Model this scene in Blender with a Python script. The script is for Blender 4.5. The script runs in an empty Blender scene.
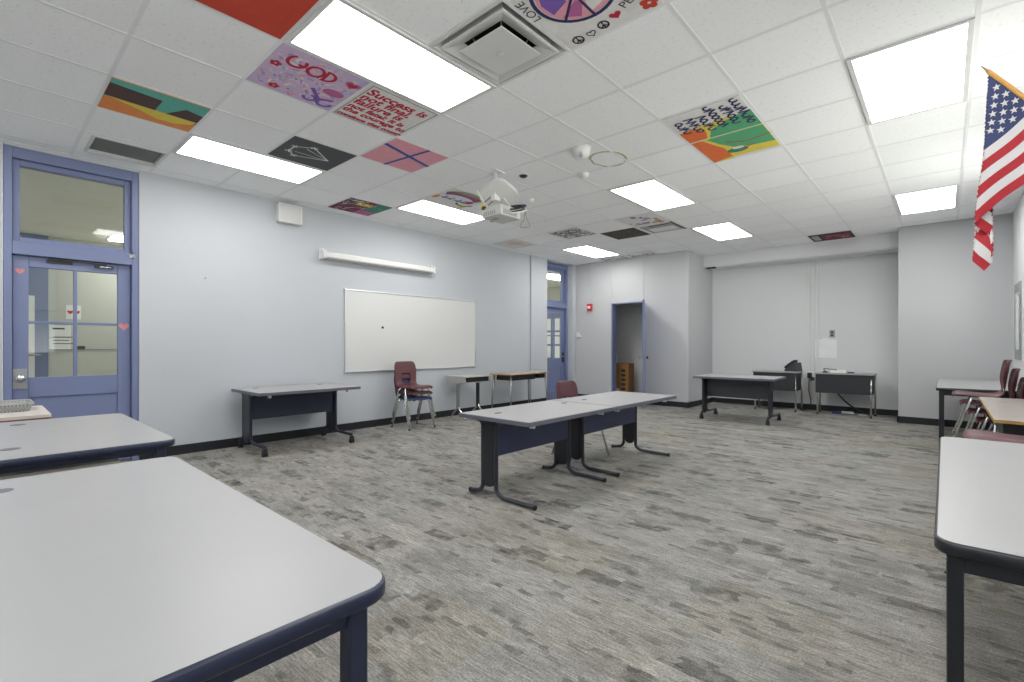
import bpy, bmesh, math, random
from mathutils import Vector, Matrix, Euler
random.seed(7)
SC = bpy.context.scene
COL = SC.collection
PI = math.pi
R = math.radians

# ------------------------------------------------------------------ room numbers (metres)
CAMZ = 1.1766
CZ = 2.9776            # ceiling height
WXL = -6.15            # left wall face
WXR = 0.69             # right wall face
YF = -3.2              # wall behind the camera
YC = 8.979             # closet wall face
XC = -3.60             # closet block side face
YB = 10.25             # back wall face
YBL = 9.412            # right block front face
XBL = -0.53            # right block side face
G = 0.6096             # ceiling grid module
gx = lambda i: -1.69386 + G * i
gy = lambda j: 3.03195 + G * j

# ------------------------------------------------------------------ materials
MATS = {}
def srgb(r, g, b):
    f = lambda c: (c / 12.92 if c <= 0.04045 else ((c + 0.055) / 1.055) ** 2.4)
    return (f(r / 255), f(g / 255), f(b / 255), 1)

def mat(name, col, rough=0.5, metal=0.0, spec=0.5, var=0.04, scale=6.0, bump=0.0, bscale=200.0):
    """Principled material with a little procedural colour variation and bump"""
    if name in MATS: return MATS[name]
    m = bpy.data.materials.new(name); m.use_nodes = True
    nt = m.node_tree; b = nt.nodes['Principled BSDF']
    b.inputs['Roughness'].default_value = rough
    b.inputs['Metallic'].default_value = metal
    b.inputs['Specular IOR Level'].default_value = spec
    tc = nt.nodes.new('ShaderNodeTexCoord')
    nz = nt.nodes.new('ShaderNodeTexNoise'); nz.inputs['Scale'].default_value = scale; nz.inputs['Detail'].default_value = 4
    nt.links.new(tc.outputs['Object'], nz.inputs['Vector'])
    rp = nt.nodes.new('ShaderNodeValToRGB')
    c = col
    rp.color_ramp.elements[0].color = (c[0] * (1 - var), c[1] * (1 - var), c[2] * (1 - var), 1)
    rp.color_ramp.elements[1].color = (min(1, c[0] * (1 + var)), min(1, c[1] * (1 + var)), min(1, c[2] * (1 + var)), 1)
    rp.color_ramp.elements[0].position = 0.3; rp.color_ramp.elements[1].position = 0.7
    nt.links.new(nz.outputs['Fac'], rp.inputs['Fac'])
    nt.links.new(rp.outputs['Color'], b.inputs['Base Color'])
    if bump:
        n2 = nt.nodes.new('ShaderNodeTexNoise'); n2.inputs['Scale'].default_value = bscale; n2.inputs['Detail'].default_value = 3
        nt.links.new(tc.outputs['Object'], n2.inputs['Vector'])
        bp = nt.nodes.new('ShaderNodeBump'); bp.inputs['Strength'].default_value = bump; bp.inputs['Distance'].default_value = 0.002
        nt.links.new(n2.outputs['Fac'], bp.inputs['Height']); nt.links.new(bp.outputs['Normal'], b.inputs['Normal'])
    MATS[name] = m
    return m

def emit(name, col, s):
    if name in MATS: return MATS[name]
    m = bpy.data.materials.new(name); m.use_nodes = True; nt = m.node_tree
    b = nt.nodes['Principled BSDF']
    b.inputs['Base Color'].default_value = (0.9, 0.9, 0.9, 1)
    b.inputs['Emission Color'].default_value = col; b.inputs['Emission Strength'].default_value = s
    MATS[name] = m; return m

def glass_mat(name, tint=(0.94, 0.96, 0.95, 1)):
    m = bpy.data.materials.new(name); m.use_nodes = True; nt = m.node_tree
    for n in list(nt.nodes): nt.nodes.remove(n)
    out = nt.nodes.new('ShaderNodeOutputMaterial'); mx = nt.nodes.new('ShaderNodeMixShader')
    tr = nt.nodes.new('ShaderNodeBsdfTransparent'); tr.inputs[0].default_value = tint
    gl = nt.nodes.new('ShaderNodeBsdfGlossy'); gl.inputs['Roughness'].default_value = 0.02
    lw = nt.nodes.new('ShaderNodeLayerWeight'); pw = nt.nodes.new('ShaderNodeMath'); pw.operation = 'POWER'; pw.inputs[1].default_value = 4.5
    ad = nt.nodes.new('ShaderNodeMath'); ad.operation = 'MULTIPLY_ADD'; ad.inputs[1].default_value = .7; ad.inputs[2].default_value = .03
    nt.links.new(lw.outputs['Facing'], pw.inputs[0]); nt.links.new(pw.outputs[0], ad.inputs[0])
    nt.links.new(ad.outputs[0], mx.inputs[0]); nt.links.new(tr.outputs[0], mx.inputs[1]); nt.links.new(gl.outputs[0], mx.inputs[2])
    nt.links.new(mx.outputs[0], out.inputs[0])
    MATS[name] = m; return m

LAMP = 4.6
HALL = 4.9
M_wall = mat('painted_wall', srgb(193, 197, 202), 0.62, var=0.012, scale=1.2, bump=0.08, bscale=120)
M_wallb = mat('painted_back_wall', srgb(219, 220, 222), 0.62, var=0.012, scale=1.0, bump=0.08, bscale=120)
M_cwall = mat('closet_side_wall', srgb(195, 196, 198), 0.62, var=0.012, scale=1.2, bump=0.08, bscale=120)
M_block = mat('painted_block_wall', srgb(186, 187, 189), 0.62, var=0.012, scale=1.0, bump=0.08, bscale=120)
M_hall = mat('hall_wall', srgb(194, 195, 186), 0.6, var=0.02, scale=1)
M_closet = mat('closet_wall', srgb(226, 227, 228), 0.7, var=0.03, scale=1)
M_base = mat('black_baseboard', srgb(30, 32, 37), 0.45, var=0.08)
M_blue = mat('blue_paint', srgb(118, 128, 164), 0.42, var=0.03, scale=3)
M_blue_dk = mat('blue_paint_shade', srgb(84, 96, 142), 0.42, var=0.03, scale=3)
M_white = mat('white_paint', srgb(228, 228, 226), 0.4, var=0.01)
M_plastic = mat('white_plastic', srgb(226, 226, 224), 0.35, var=0.01)
M_glass = glass_mat('pane_glass')
M_chrome = mat('chrome', (0.78, 0.79, 0.80, 1), 0.16, metal=1.0, var=0.02)
M_steel = mat('brushed_steel', (0.40, 0.40, 0.39, 1), 0.38, metal=1.0, var=0.05, scale=30)
M_black = mat('black_metal', srgb(34, 36, 42), 0.4, var=0.08)
M_navyd = mat('dark_navy_metal', srgb(38, 42, 56), 0.4, var=0.06, scale=8)
M_navydp = mat('dark_navy_panel', srgb(38, 44, 66), 0.5, var=0.05, scale=8)
M_navy = mat('navy_metal', srgb(40, 46, 68), 0.42, var=0.06, scale=8)
M_navyp = mat('navy_panel', srgb(56, 63, 92), 0.5, var=0.05, scale=8, bump=0.1, bscale=300)
M_deskp = mat('desk_panel', srgb(42, 45, 50), 0.5, var=0.05, scale=8)
M_char = mat('charcoal_panel', srgb(60, 63, 70), 0.5, var=0.05, scale=8)
M_charm = mat('charcoal_metal', srgb(46, 48, 58), 0.4, var=0.05, scale=8)
M_top = mat('grey_laminate', srgb(163, 163, 164), 0.34, var=0.02, scale=3, bump=0.03, bscale=400)
M_topg = mat('speckled_grey_laminate', srgb(162, 162, 163), 0.36, var=0.04, scale=60, bump=0.03, bscale=400)
M_edge = mat('grey_edge_band', srgb(96, 98, 108), 0.45, var=0.05)
M_edgek = mat('navy_edge_band', srgb(36, 42, 66), 0.35, var=0.06)
M_rub = mat('black_rubber', srgb(26, 26, 28), 0.6, var=0.1)
M_maroon = mat('maroon_plastic', srgb(94, 53, 58), 0.42, var=0.05, scale=10, bump=0.12, bscale=250)
M_bluechair = mat('navy_plastic', srgb(40, 50, 88), 0.45, var=0.05, scale=10, bump=0.12, bscale=250)
M_wood = mat('light_wood', srgb(186, 150, 84), 0.45, var=0.12, scale=14)
M_beige = mat('beige_laminate', srgb(176, 168, 160), 0.22, var=0.03, scale=5)
M_deskg = mat('desk_box_grey', srgb(176, 176, 172), 0.45, var=0.04)
M_card = mat('cardboard', srgb(150, 108, 58), 0.75, var=0.1, scale=8)
M_red = mat('red_plastic', srgb(196, 44, 48), 0.4, var=0.04)
M_board = mat('whiteboard_face', srgb(218, 219, 217), 0.22, var=0.006, scale=0.8)
M_alu = mat('aluminium', (0.72, 0.73, 0.74, 1), 0.35, metal=0.9, var=0.02)
M_tbar = mat('ceiling_tee_bar', srgb(232, 233, 234), 0.5, var=0.02)
M_troff = mat('troffer_frame', srgb(214, 214, 214), 0.4, var=0.02)
M_diff = emit('lamp_diffuser', (1, 0.99, 0.97, 1), LAMP)
M_hdiff = emit('hall_lamp_diffuser', (1, 0.99, 0.95, 1), HALL)
M_dark = mat('dark_void', srgb(24, 25, 27), 0.8, var=0.1)
M_grey = mat('mid_grey', srgb(150, 151, 152), 0.5, var=0.04)
M_pink = mat('pink_paper', srgb(212, 138, 138), 0.7, var=0.04)
M_paper = mat('white_paper', srgb(236, 236, 234), 0.7, var=0.01)
M_ink = mat('black_ink', srgb(40, 40, 46), 0.7, var=0.05)

# --- mineral fibre ceiling: fissures and tiny pits
def ceiling_material():
    m = bpy.data.materials.new('mineral_fibre_ceiling'); m.use_nodes = True; nt = m.node_tree
    b = nt.nodes['Principled BSDF']; b.inputs['Roughness'].default_value = 0.85
    tc = nt.nodes.new('ShaderNodeTexCoord')
    # one random value per 2 ft tile gives slight tone differences between panels
    mp = nt.nodes.new('ShaderNodeMapping'); mp.inputs['Location'].default_value = (1.69386 / G, -3.03195 / G, 0)
    mp.inputs['Scale'].default_value = (1 / G, 1 / G, 0)
    fl = nt.nodes.new('ShaderNodeVectorMath'); fl.operation = 'FLOOR'
    wn = nt.nodes.new('ShaderNodeTexWhiteNoise'); wn.noise_dimensions = '2D'
    nt.links.new(tc.outputs['Object'], mp.inputs['Vector']); nt.links.new(mp.outputs['Vector'], fl.inputs[0]); nt.links.new(fl.outputs[0], wn.inputs['Vector'])
    rp = nt.nodes.new('ShaderNodeValToRGB'); e = rp.color_ramp.elements
    e[0].color = srgb(243, 244, 245); e[1].color = srgb(248, 249, 250)
    nt.links.new(wn.outputs['Value'], rp.inputs['Fac'])
    nz = nt.nodes.new('ShaderNodeTexNoise'); nz.inputs['Scale'].default_value = 45; nz.inputs['Detail'].default_value = 6
    nt.links.new(tc.outputs['Object'], nz.inputs['Vector'])
    r2 = nt.nodes.new('ShaderNodeValToRGB'); r2.color_ramp.elements[0].position = 0.30; r2.color_ramp.elements[1].position = 0.42
    r2.color_ramp.elements[0].color = (0.86, 0.86, 0.86, 1); r2.color_ramp.elements[1].color = (1, 1, 1, 1)
    nt.links.new(nz.outputs['Fac'], r2.inputs['Fac'])
    mx = nt.nodes.new('ShaderNodeMix'); mx.data_type = 'RGBA'; mx.blend_type = 'MULTIPLY'; mx.inputs[0].default_value = 1
    nt.links.new(rp.outputs['Color'], mx.inputs[6]); nt.links.new(r2.outputs['Color'], mx.inputs[7])
    nt.links.new(mx.outputs[2], b.inputs['Base Color'])
    bp = nt.nodes.new('ShaderNodeBump'); bp.inputs['Strength'].default_value = 0.15; bp.inputs['Distance'].default_value = 0.003
    nt.links.new(nz.outputs['Fac'], bp.inputs['Height']); nt.links.new(bp.outputs['Normal'], b.inputs['Normal'])
    return m
M_ceil = ceiling_material()
M_hceil = mat('hall_ceiling', srgb(236, 236, 226), .8, var=.02)

# --- carpet: fine ribs along X, random dashes and soft blocks in greys and browns
def carpet_material():
    m = bpy.data.materials.new('ribbed_carpet'); m.use_nodes = True; nt = m.node_tree
    N = nt.nodes.new; L = nt.links.new
    b = nt.nodes['Principled BSDF']; b.inputs['Roughness'].default_value = 0.95; b.inputs['Specular IOR Level'].default_value = 0.15
    tc = N('ShaderNodeTexCoord'); sx = N('ShaderNodeSeparateXYZ')
    wb = N('ShaderNodeTexNoise'); wb.inputs['Scale'].default_value = 22; wb.inputs['Detail'].default_value = 3; L(tc.outputs['Object'], wb.inputs['Vector'])
    w1 = N('ShaderNodeVectorMath'); w1.operation = 'MULTIPLY_ADD'; w1.inputs[1].default_value = (.10, .022, 0); L(wb.outputs['Color'], w1.inputs[0]); L(tc.outputs['Object'], w1.inputs[2])
    L(w1.outputs[0], sx.inputs[0])
    def mth(op, a, bb=None):
        n = N('ShaderNodeMath'); n.operation = op
        for i, v in enumerate((a, bb)):
            if v is None: continue
            if isinstance(v, (int, float)): n.inputs[i].default_value = v
            else: L(v, n.inputs[i])
        return n.outputs[0]
    def cells(w, h, seed):
        row = mth('FLOOR', mth('DIVIDE', sx.outputs['Y'], h))
        wn1 = N('ShaderNodeTexWhiteNoise'); wn1.noise_dimensions = '1D'; L(mth('ADD', row, seed), wn1.inputs['W'])
        colm = mth('FLOOR', mth('ADD', mth('DIVIDE', sx.outputs['X'], w), mth('MULTIPLY', wn1.outputs['Value'], 7.0)))
        cb = N('ShaderNodeCombineXYZ'); L(row, cb.inputs[0]); L(colm, cb.inputs[1]); cb.inputs[2].default_value = seed
        wn = N('ShaderNodeTexWhiteNoise'); wn.noise_dimensions = '3D'; L(cb.outputs[0], wn.inputs['Vector'])
        return wn.outputs['Value']
    def ramp(v, stops):
        r = N('ShaderNodeValToRGB'); L(v, r.inputs['Fac'])
        e = r.color_ramp.elements
        e[0].position, e[0].color = stops[0]; e[1].position, e[1].color = stops[-1]
        for p, c in stops[1:-1]:
            x = e.new(p); x.color = c
        return r.outputs['Color']
    def mul(a, bb, f=1.0):
        n = N('ShaderNodeMix'); n.data_type = 'RGBA'; n.blend_type = 'MULTIPLY'; n.inputs[0].default_value = f
        L(a, n.inputs[6]); L(bb, n.inputs[7]); return n.outputs[2]
    g = lambda v: (v, v, v, 1)
    base = ramp(cells(0.5, 0.5, 3.1), [(0.0, srgb(139, 137, 132)), (0.35, srgb(144, 143, 139)), (0.7, srgb(146, 143, 138)), (1.0, srgb(141, 138, 130))])
    dash = ramp(cells(0.22, 0.09, 11.7), [(0.0, g(0.46)), (0.06, g(0.56)), (0.085, g(0.88)), (0.4, g(0.97)), (0.85, g(1.03)), (1.0, g(1.13))])
    dash2 = ramp(cells(0.10, 0.03, 5.3), [(0.0, g(0.55)), (0.08, g(0.66)), (0.14, g(0.93)), (0.85, g(1.03)), (1.0, g(1.2))])
    mk = N('ShaderNodeTexNoise'); mk.inputs['Scale'].default_value = 13; mk.inputs['Detail'].default_value = 3; L(tc.outputs['Object'], mk.inputs['Vector'])
    mr = N('ShaderNodeMapRange'); mr.inputs['From Min'].default_value = .30; mr.inputs['From Max'].default_value = .55; L(mk.outputs['Fac'], mr.inputs['Value'])
    def mulf(a, bb, f):
        n = N('ShaderNodeMix'); n.data_type = 'RGBA'; n.blend_type = 'MULTIPLY'; L(f, n.inputs[0]); L(a, n.inputs[6]); L(bb, n.inputs[7]); return n.outputs[2]
    c = mulf(mulf(base, dash, mr.outputs[0]), dash2, mr.outputs[0])
    sp = N('ShaderNodeTexNoise'); sp.inputs['Scale'].default_value = 110; sp.inputs['Detail'].default_value = 2; L(tc.outputs['Object'], sp.inputs['Vector'])
    c = mul(c, ramp(sp.outputs['Fac'], [(0.3, g(0.72)), (0.5, g(0.98)), (0.7, g(1.24))]))
    # fine ribs
    mp = N('ShaderNodeMapping'); mp.inputs['Scale'].default_value = (12, 120, 1); L(tc.outputs['Object'], mp.inputs['Vector'])
    nz = N('ShaderNodeTexNoise'); nz.inputs['Scale'].default_value = 1.0; nz.inputs['Detail'].default_value = 3; L(mp.outputs[0], nz.inputs['Vector'])
    c = mul(c, ramp(nz.outputs['Fac'], [(0.30, g(0.68)), (0.5, g(0.98)), (0.72, g(1.30))]))
    mp2 = N('ShaderNodeMapping'); mp2.inputs['Scale'].default_value = (2.2, 6, 1); L(tc.outputs['Object'], mp2.inputs['Vector'])
    n2 = N('ShaderNodeTexNoise'); n2.inputs['Scale'].default_value = 1.0; n2.inputs['Detail'].default_value = 4; L(mp2.outputs[0], n2.inputs['Vector'])
    c = mul(c, ramp(n2.outputs['Fac'], [(0.3, g(0.78)), (0.5, g(0.98)), (0.7, g(1.10))]))
    L(c, b.inputs['Base Color'])
    bp = N('ShaderNodeBump'); bp.inputs['Strength'].default_value = 0.5; bp.inputs['Distance'].default_value = 0.004
    L(nz.outputs['Fac'], bp.inputs['Height']); L(bp.outputs['Normal'], b.inputs['Normal'])
    return m
M_carpet = carpet_material()

def perforated_material():
    m = bpy.data.materials.new('perforated_grille'); m.use_nodes = True; nt = m.node_tree
    b = nt.nodes['Principled BSDF']; b.inputs['Roughness'].default_value = 0.6
    tc = nt.nodes.new('ShaderNodeTexCoord'); v = nt.nodes.new('ShaderNodeTexVoronoi'); v.inputs['Scale'].default_value = 130
    v.inputs['Randomness'].default_value = 0.1
    nt.links.new(tc.outputs['Object'], v.inputs['Vector'])
    rp = nt.nodes.new('ShaderNodeValToRGB'); e = rp.color_ramp.elements
    e[0].position = 0.30; e[0].color = srgb(40, 42, 40); e[1].position = 0.5; e[1].color = srgb(112, 114, 110)
    nt.links.new(v.outputs['Distance'], rp.inputs['Fac']); nt.links.new(rp.outputs['Color'], b.inputs['Base Color'])
    return m
M_perf = perforated_material()

def woven_material():
    m = bpy.data.materials.new('woven_plastic'); m.use_nodes = True; nt = m.node_tree
    b = nt.nodes['Principled BSDF']; b.inputs['Roughness'].default_value = 0.5
    tc = nt.nodes.new('ShaderNodeTexCoord'); w = nt.nodes.new('ShaderNodeTexChecker'); w.inputs['Scale'].default_value = 110
    w.inputs['Color1'].default_value = srgb(176, 178, 176); w.inputs['Color2'].default_value = srgb(138, 140, 138)
    nt.links.new(tc.outputs['Object'], w.inputs['Vector']); nt.links.new(w.outputs['Color'], b.inputs['Base Color'])
    return m
M_woven = woven_material()

# ------------------------------------------------------------------ mesh builder
class MB:
    def __init__(s): s.bm = bmesh.new(); s.mats = []
    def mi(s, m):
        if m is None: return 0
        if m not in s.mats: s.mats.append(m)
        return s.mats.index(m)
    def face(s, vs, m=None, smooth=False):
        try: f = s.bm.faces.new(vs)
        except ValueError: return None
        f.material_index = s.mi(m); f.smooth = smooth; return f
    def poly(s, pts, m=None): return s.face([s.bm.verts.new(p) for p in pts], m)
    def box(s, lo, hi, m=None, mx=None):
        x0, y0, z0 = lo; x1, y1, z1 = hi
        P = [(x0,y0,z0),(x1,y0,z0),(x1,y1,z0),(x0,y1,z0),(x0,y0,z1),(x1,y0,z1),(x1,y1,z1),(x0,y1,z1)]
        if mx is not None: P = [mx @ Vector(p) for p in P]
        v = [s.bm.verts.new(p) for p in P]
        for q in ((3,2,1,0),(4,5,6,7),(0,1,5,4),(1,2,6,5),(2,3,7,6),(3,0,4,7)): s.face([v[i] for i in q], m)
        return s
    def cbox(s, c, d, m=None, rot=None):
        mx = Matrix.Translation(c)
        if rot is not None: mx = mx @ Euler(rot).to_matrix().to_4x4()
        return s.box((-d[0]/2,-d[1]/2,-d[2]/2), (d[0]/2,d[1]/2,d[2]/2), m, mx)
    def tube(s, pts, r, m=None, n=10, cap=True, r1=None):
        pts = [Vector(p) for p in pts]; K = len(pts); rings = []; up = None
        for k, p in enumerate(pts):
            t = ((pts[k+1]-p) if k < K-1 else (p-pts[k-1]))
            if 0 < k < K-1: t = (pts[k+1]-p).normalized() + (p-pts[k-1]).normalized()
            t.normalize()
            if up is None:
                up = Vector((0,0,1)) if abs(t.z) < .9 else Vector((1,0,0))
            a = t.cross(up).normalized(); up = a.cross(t).normalized()
            rr = r if r1 is None else r + (r1-r)*k/(K-1)
            rings.append([s.bm.verts.new(p + (a*math.cos(2*PI*i/n) + up*math.sin(2*PI*i/n))*rr) for i in range(n)])
        for k in range(K-1):
            for i in range(n):
                s.face([rings[k][i], rings[k][(i+1)%n], rings[k+1][(i+1)%n], rings[k+1][i]], m, True)
        if cap:
            s.face(rings[0][::-1], m); s.face(rings[-1], m)
        return s
    def prism(s, pts, axis, a, b, m=None):
        """2-D outline extruded along axis between a and b"""
        def P(q, w):
            return {'x': (w, q[0], q[1]), 'y': (q[0], w, q[1]), 'z': (q[0], q[1], w)}[axis]
        A = [s.bm.verts.new(P(q, a)) for q in pts]; B = [s.bm.verts.new(P(q, b)) for q in pts]
        s.face(A[::-1], m); s.face(B, m)
        for i in range(len(pts)):
            j = (i+1) % len(pts); s.face([A[i], A[j], B[j], B[i]], m)
        return s
    def lathe(s, prof, c, m=None, n=24, axis='z'):
        c = Vector(c); rings = []
        for r, h in prof:
            ring = []
            for i in range(n):
                a = 2*PI*i/n; x, y = r*math.cos(a), r*math.sin(a)
                v = {'z': (x, y, h), 'x': (h, x, y), 'y': (x, h, y)}[axis]
                ring.append(s.bm.verts.new(c + Vector(v)))
            rings.append(ring)
        for k in range(len(rings)-1):
            for i in range(n):
                s.face([rings[k][i], rings[k][(i+1)%n], rings[k+1][(i+1)%n], rings[k+1][i]], m, True)
        s.face(rings[0][::-1], m); s.face(rings[-1], m)
        return s
    def build(s, name, m=None, parent=None, loc=(0,0,0), bevel=0, subsurf=0, solid=0, rot=None):
        bmesh.ops.recalc_face_normals(s.bm, faces=s.bm.faces[:])
        me = bpy.data.meshes.new(name); s.bm.to_mesh(me); s.bm.free()
        mats = s.mats if s.mats else []
        if m is not None and m not in mats:
            mats = [m] if not mats else mats
        for q in mats: me.materials.append(q)
        o = bpy.data.objects.new(name, me); COL.objects.link(o)
        o.location = loc
        if rot: o.rotation_euler = rot
        if parent: o.parent = parent
        if solid:
            md = o.modifiers.new('solid', 'SOLIDIFY'); md.thickness = solid; md.offset = 0
        if subsurf:
            md = o.modifiers.new('sub', 'SUBSURF'); md.levels = subsurf; md.render_levels = subsurf
        if bevel:
            md = o.modifiers.new('bev', 'BEVEL'); md.width = bevel; md.segments = 2; md.limit_method = 'ANGLE'; md.angle_limit = R(40)
        return o

def fillet(pts, r, n=5):
    pts = [Vector(p) for p in pts]; out = [pts[0]]
    for k in range(1, len(pts)-1):
        a, p, b = pts[k-1], pts[k], pts[k+1]
        d = min(r, (a-p).length*.49, (b-p).length*.49)
        q0 = p + (a-p).normalized()*d; q1 = p + (b-p).normalized()*d
        for i in range(n+1):
            t = i/n; out.append(q0*(1-t)**2 + p*2*t*(1-t) + q1*t*t)
    out.append(pts[-1]); return out

def rrect(x0, y0, x1, y1, r, n=6):
    o = []
    for cx, cy, a0 in ((x1-r, y1-r, 0), (x0+r, y1-r, 90), (x0+r, y0+r, 180), (x1-r, y0+r, 270)):
        for i in range(n+1):
            a = R(a0 + 90*i/n); o.append((cx + r*math.cos(a), cy + r*math.sin(a)))
    return o

def tag(o, label, cat, group=None, kind=None):
    o['label'] = label; o['category'] = cat
    if group: o['group'] = group
    if kind: o['kind'] = kind
    return o
def thing(name, label, cat, loc, rz=0, group=None):
    o = bpy.data.objects.new(name, None); COL.objects.link(o); o.empty_display_size = .1
    o.location = loc; o.rotation_euler = (0, 0, rz)
    return tag(o, label, cat, group)
def struct(name, mb, m=None, bevel=0, parent=None):
    o = mb.build(name, m, parent=parent, bevel=bevel)
    if parent is None: o['kind'] = 'structure'
    return o
def dup(root, loc, rz=None, label=None, group=None):
    r = root.copy(); COL.objects.link(r); r.location = loc
    if rz is not None: r.rotation_euler = (0, 0, rz)
    if label: r['label'] = label
    if group: r['group'] = group
    for ch in list(root.children):
        c = ch.copy(); COL.objects.link(c); c.parent = r
        for g in list(ch.children):
            d = g.copy(); COL.objects.link(d); d.parent = c
    return r

def text_into(mb, txt, size, mx, m, shear=0.0, bold=0.0, align='LEFT'):
    cu = bpy.data.curves.new('t', 'FONT'); cu.body = txt; cu.size = size; cu.shear = shear; cu.offset = bold
    cu.align_x = align; cu.resolution_u = 3
    ob = bpy.data.objects.new('t', cu); COL.objects.link(ob)
    dg = bpy.context.evaluated_depsgraph_get(); dg.update()
    me = bpy.data.meshes.new_from_object(ob.evaluated_get(dg))
    vs = [mb.bm.verts.new(mx @ v.co) for v in me.vertices]
    for p in me.polygons: mb.face([vs[i] for i in p.vertices], m)
    bpy.data.objects.remove(ob); bpy.data.meshes.remove(me); bpy.data.curves.remove(cu)

# ================================================================== SETTING
mb = MB(); mb.box((WXL-0.3, YF, -0.1), (WXR+0.3, YB+0.1, 0), M_carpet); struct('floor', mb)
mb = MB(); mb.box((-11.3, -3.2, -0.1), (WXL-0.3, 12.0, 0), mat('hall_tile_floor', srgb(196, 194, 186), 0.3, var=0.05)); struct('floor_hall', mb)
GR = (gx(-6.91), gx(-6.16), gy(-3.85), gy(-3.03))        # return grille opening
mb = MB()
xs = sorted([WXL-.25, WXR+.3, GR[0], GR[1]] + [gx(i) for i in range(-7, 4)]); ys = sorted([YF, YB+.1, GR[2], GR[3]] + [gy(j) for j in range(-10, 12)])
for a, b_ in zip(xs[:-1], xs[1:]):
    for c, d in zip(ys[:-1], ys[1:]):
        mx_, my_ = (a+b_)/2, (c+d)/2
        if gx(-1) < mx_ < gx(0) and gy(-2) < my_ < gy(-1): continue
        if GR[0] < mx_ < GR[1] and GR[2] < my_ < GR[3]: continue
        mb.poly([(a, c, CZ), (a, d, CZ), (b_, d, CZ), (b_, c, CZ)], M_ceil)
mb.box((WXL-.25, YF, CZ+.25), (WXR+.3, YB+.1, CZ+.27), M_ceil)
ceil = struct('ceiling', mb)
mb = MB()
for i in range(-7, 4):
    mb.box((gx(i)-.012, YF, CZ-.002), (gx(i)+.012, YB if i in (-3,-2,-1,0,1) else (YC if i < -3 else YBL), CZ+.001), M_tbar)
for j in range(-10, 12):
    y = gy(j)
    if y > YB: continue
    mb.box((WXL if y < YC else XC, y-.012, CZ-.0017), (WXR if y < YBL else XBL, y+.012, CZ+.001), M_tbar)
# wall angle
mb.box((WXL, YF, CZ-.004), (WXL+.022, YC, CZ+.001), M_tbar)
struct('tee_grid', mb, parent=ceil)
mb = MB(); mb.box((-11.3, -3.2, CZ), (WXL-0.25, 12.0, CZ+.1), M_hceil); struct('ceiling_hall', mb)

# left wall with two door openings
D1a, D1b = 0.155, 1.113
D2a, D2b = 7.893, 8.86
mb = MB(); T = 0.25
mb.box((WXL-T, YF, 0), (WXL, D1a, CZ)); mb.box((WXL-T, D1b, 0), (WXL, D2a, CZ))
mb.box((WXL-T, D2b, 0), (WXL, YC+.02, CZ))
mb.box((WXL-T, D1a, CZ-.03), (WXL, D1b, CZ)); mb.box((WXL-T, D2a, CZ-.02), (WXL, D2b, CZ))
mb.box((WXL-.01, 7.376, 0), (WXL+.035, D2a, CZ))              # shallow pilaster beside the far door
struct('wall_left', mb, M_wall, bevel=.006)

# wall with the closet doorway, and the block's side
CDa, CDb, CDh = -5.231, -4.501, 2.055
mb = MB()
mb.box((WXL-.02, YC, 0), (CDa, YC+.14, CZ)); mb.box((CDb, YC, 0), (XC, YC+.14, CZ)); mb.box((CDa, YC, CDh), (CDb, YC+.14, CZ))
mb.box((XC-.14, YC+.1, 0), (XC, YB+.1, CZ))
struct('wall_closet', mb, M_cwall, bevel=.012)
mb = MB()
mb.box((-6.4, 9.95, 0), (XC-.13, 10.05, CZ)); mb.box((-6.4, YC+.14, 0), (-6.17, 10.0, CZ)); mb.box((XC-.16, YC+.14, 0), (XC-.139, 10.0, CZ))
mb.box((-6.4, YC+.139, 2.6), (XC-.13, 10.0, 2.7))
struct('wall_closet_inner', mb, M_closet)
mb = MB(); mb.box((-6.4, YB+.1, -.1), (XC-.13, 10.7, 0.0), M_carpet); struct('floor_closet', mb)
mb = MB(); mb.box((XC-.05, YB, 0), (XBL+.05, YB+.15, CZ)); struct('wall_back', mb, M_wallb)
mb = MB(); mb.box((XBL, YBL, 0), (WXR+.3, YB+.15, CZ)); struct('wall_block', mb, M_block, bevel=.008)
mb = MB(); mb.box((XC, 9.75, 2.735), (XBL, YB+.02, CZ-.001))
for x in (-3.45, -2.75, -1.9, -1.1): mb.box((x, 9.747, 2.74), (x+.006, 9.752, CZ-.01), M_grey)
mb.mats = []
struct('wall_soffit', mb, M_wallb, bevel=.004)
mb = MB(); mb.box((-3.56, 9.79, 2.722), (XBL-.01, YB-.005, 2.737), M_wallb); mb.box((-3.55, 9.765, 2.715), (-3.38, 9.87, 2.737), M_dark); struct('trim_soffit', mb)
mb = MB(); mb.box((-11.3, YF-.15, 0), (WXR+.3, YF, CZ)); struct('wall_front', mb, M_wall)

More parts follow.
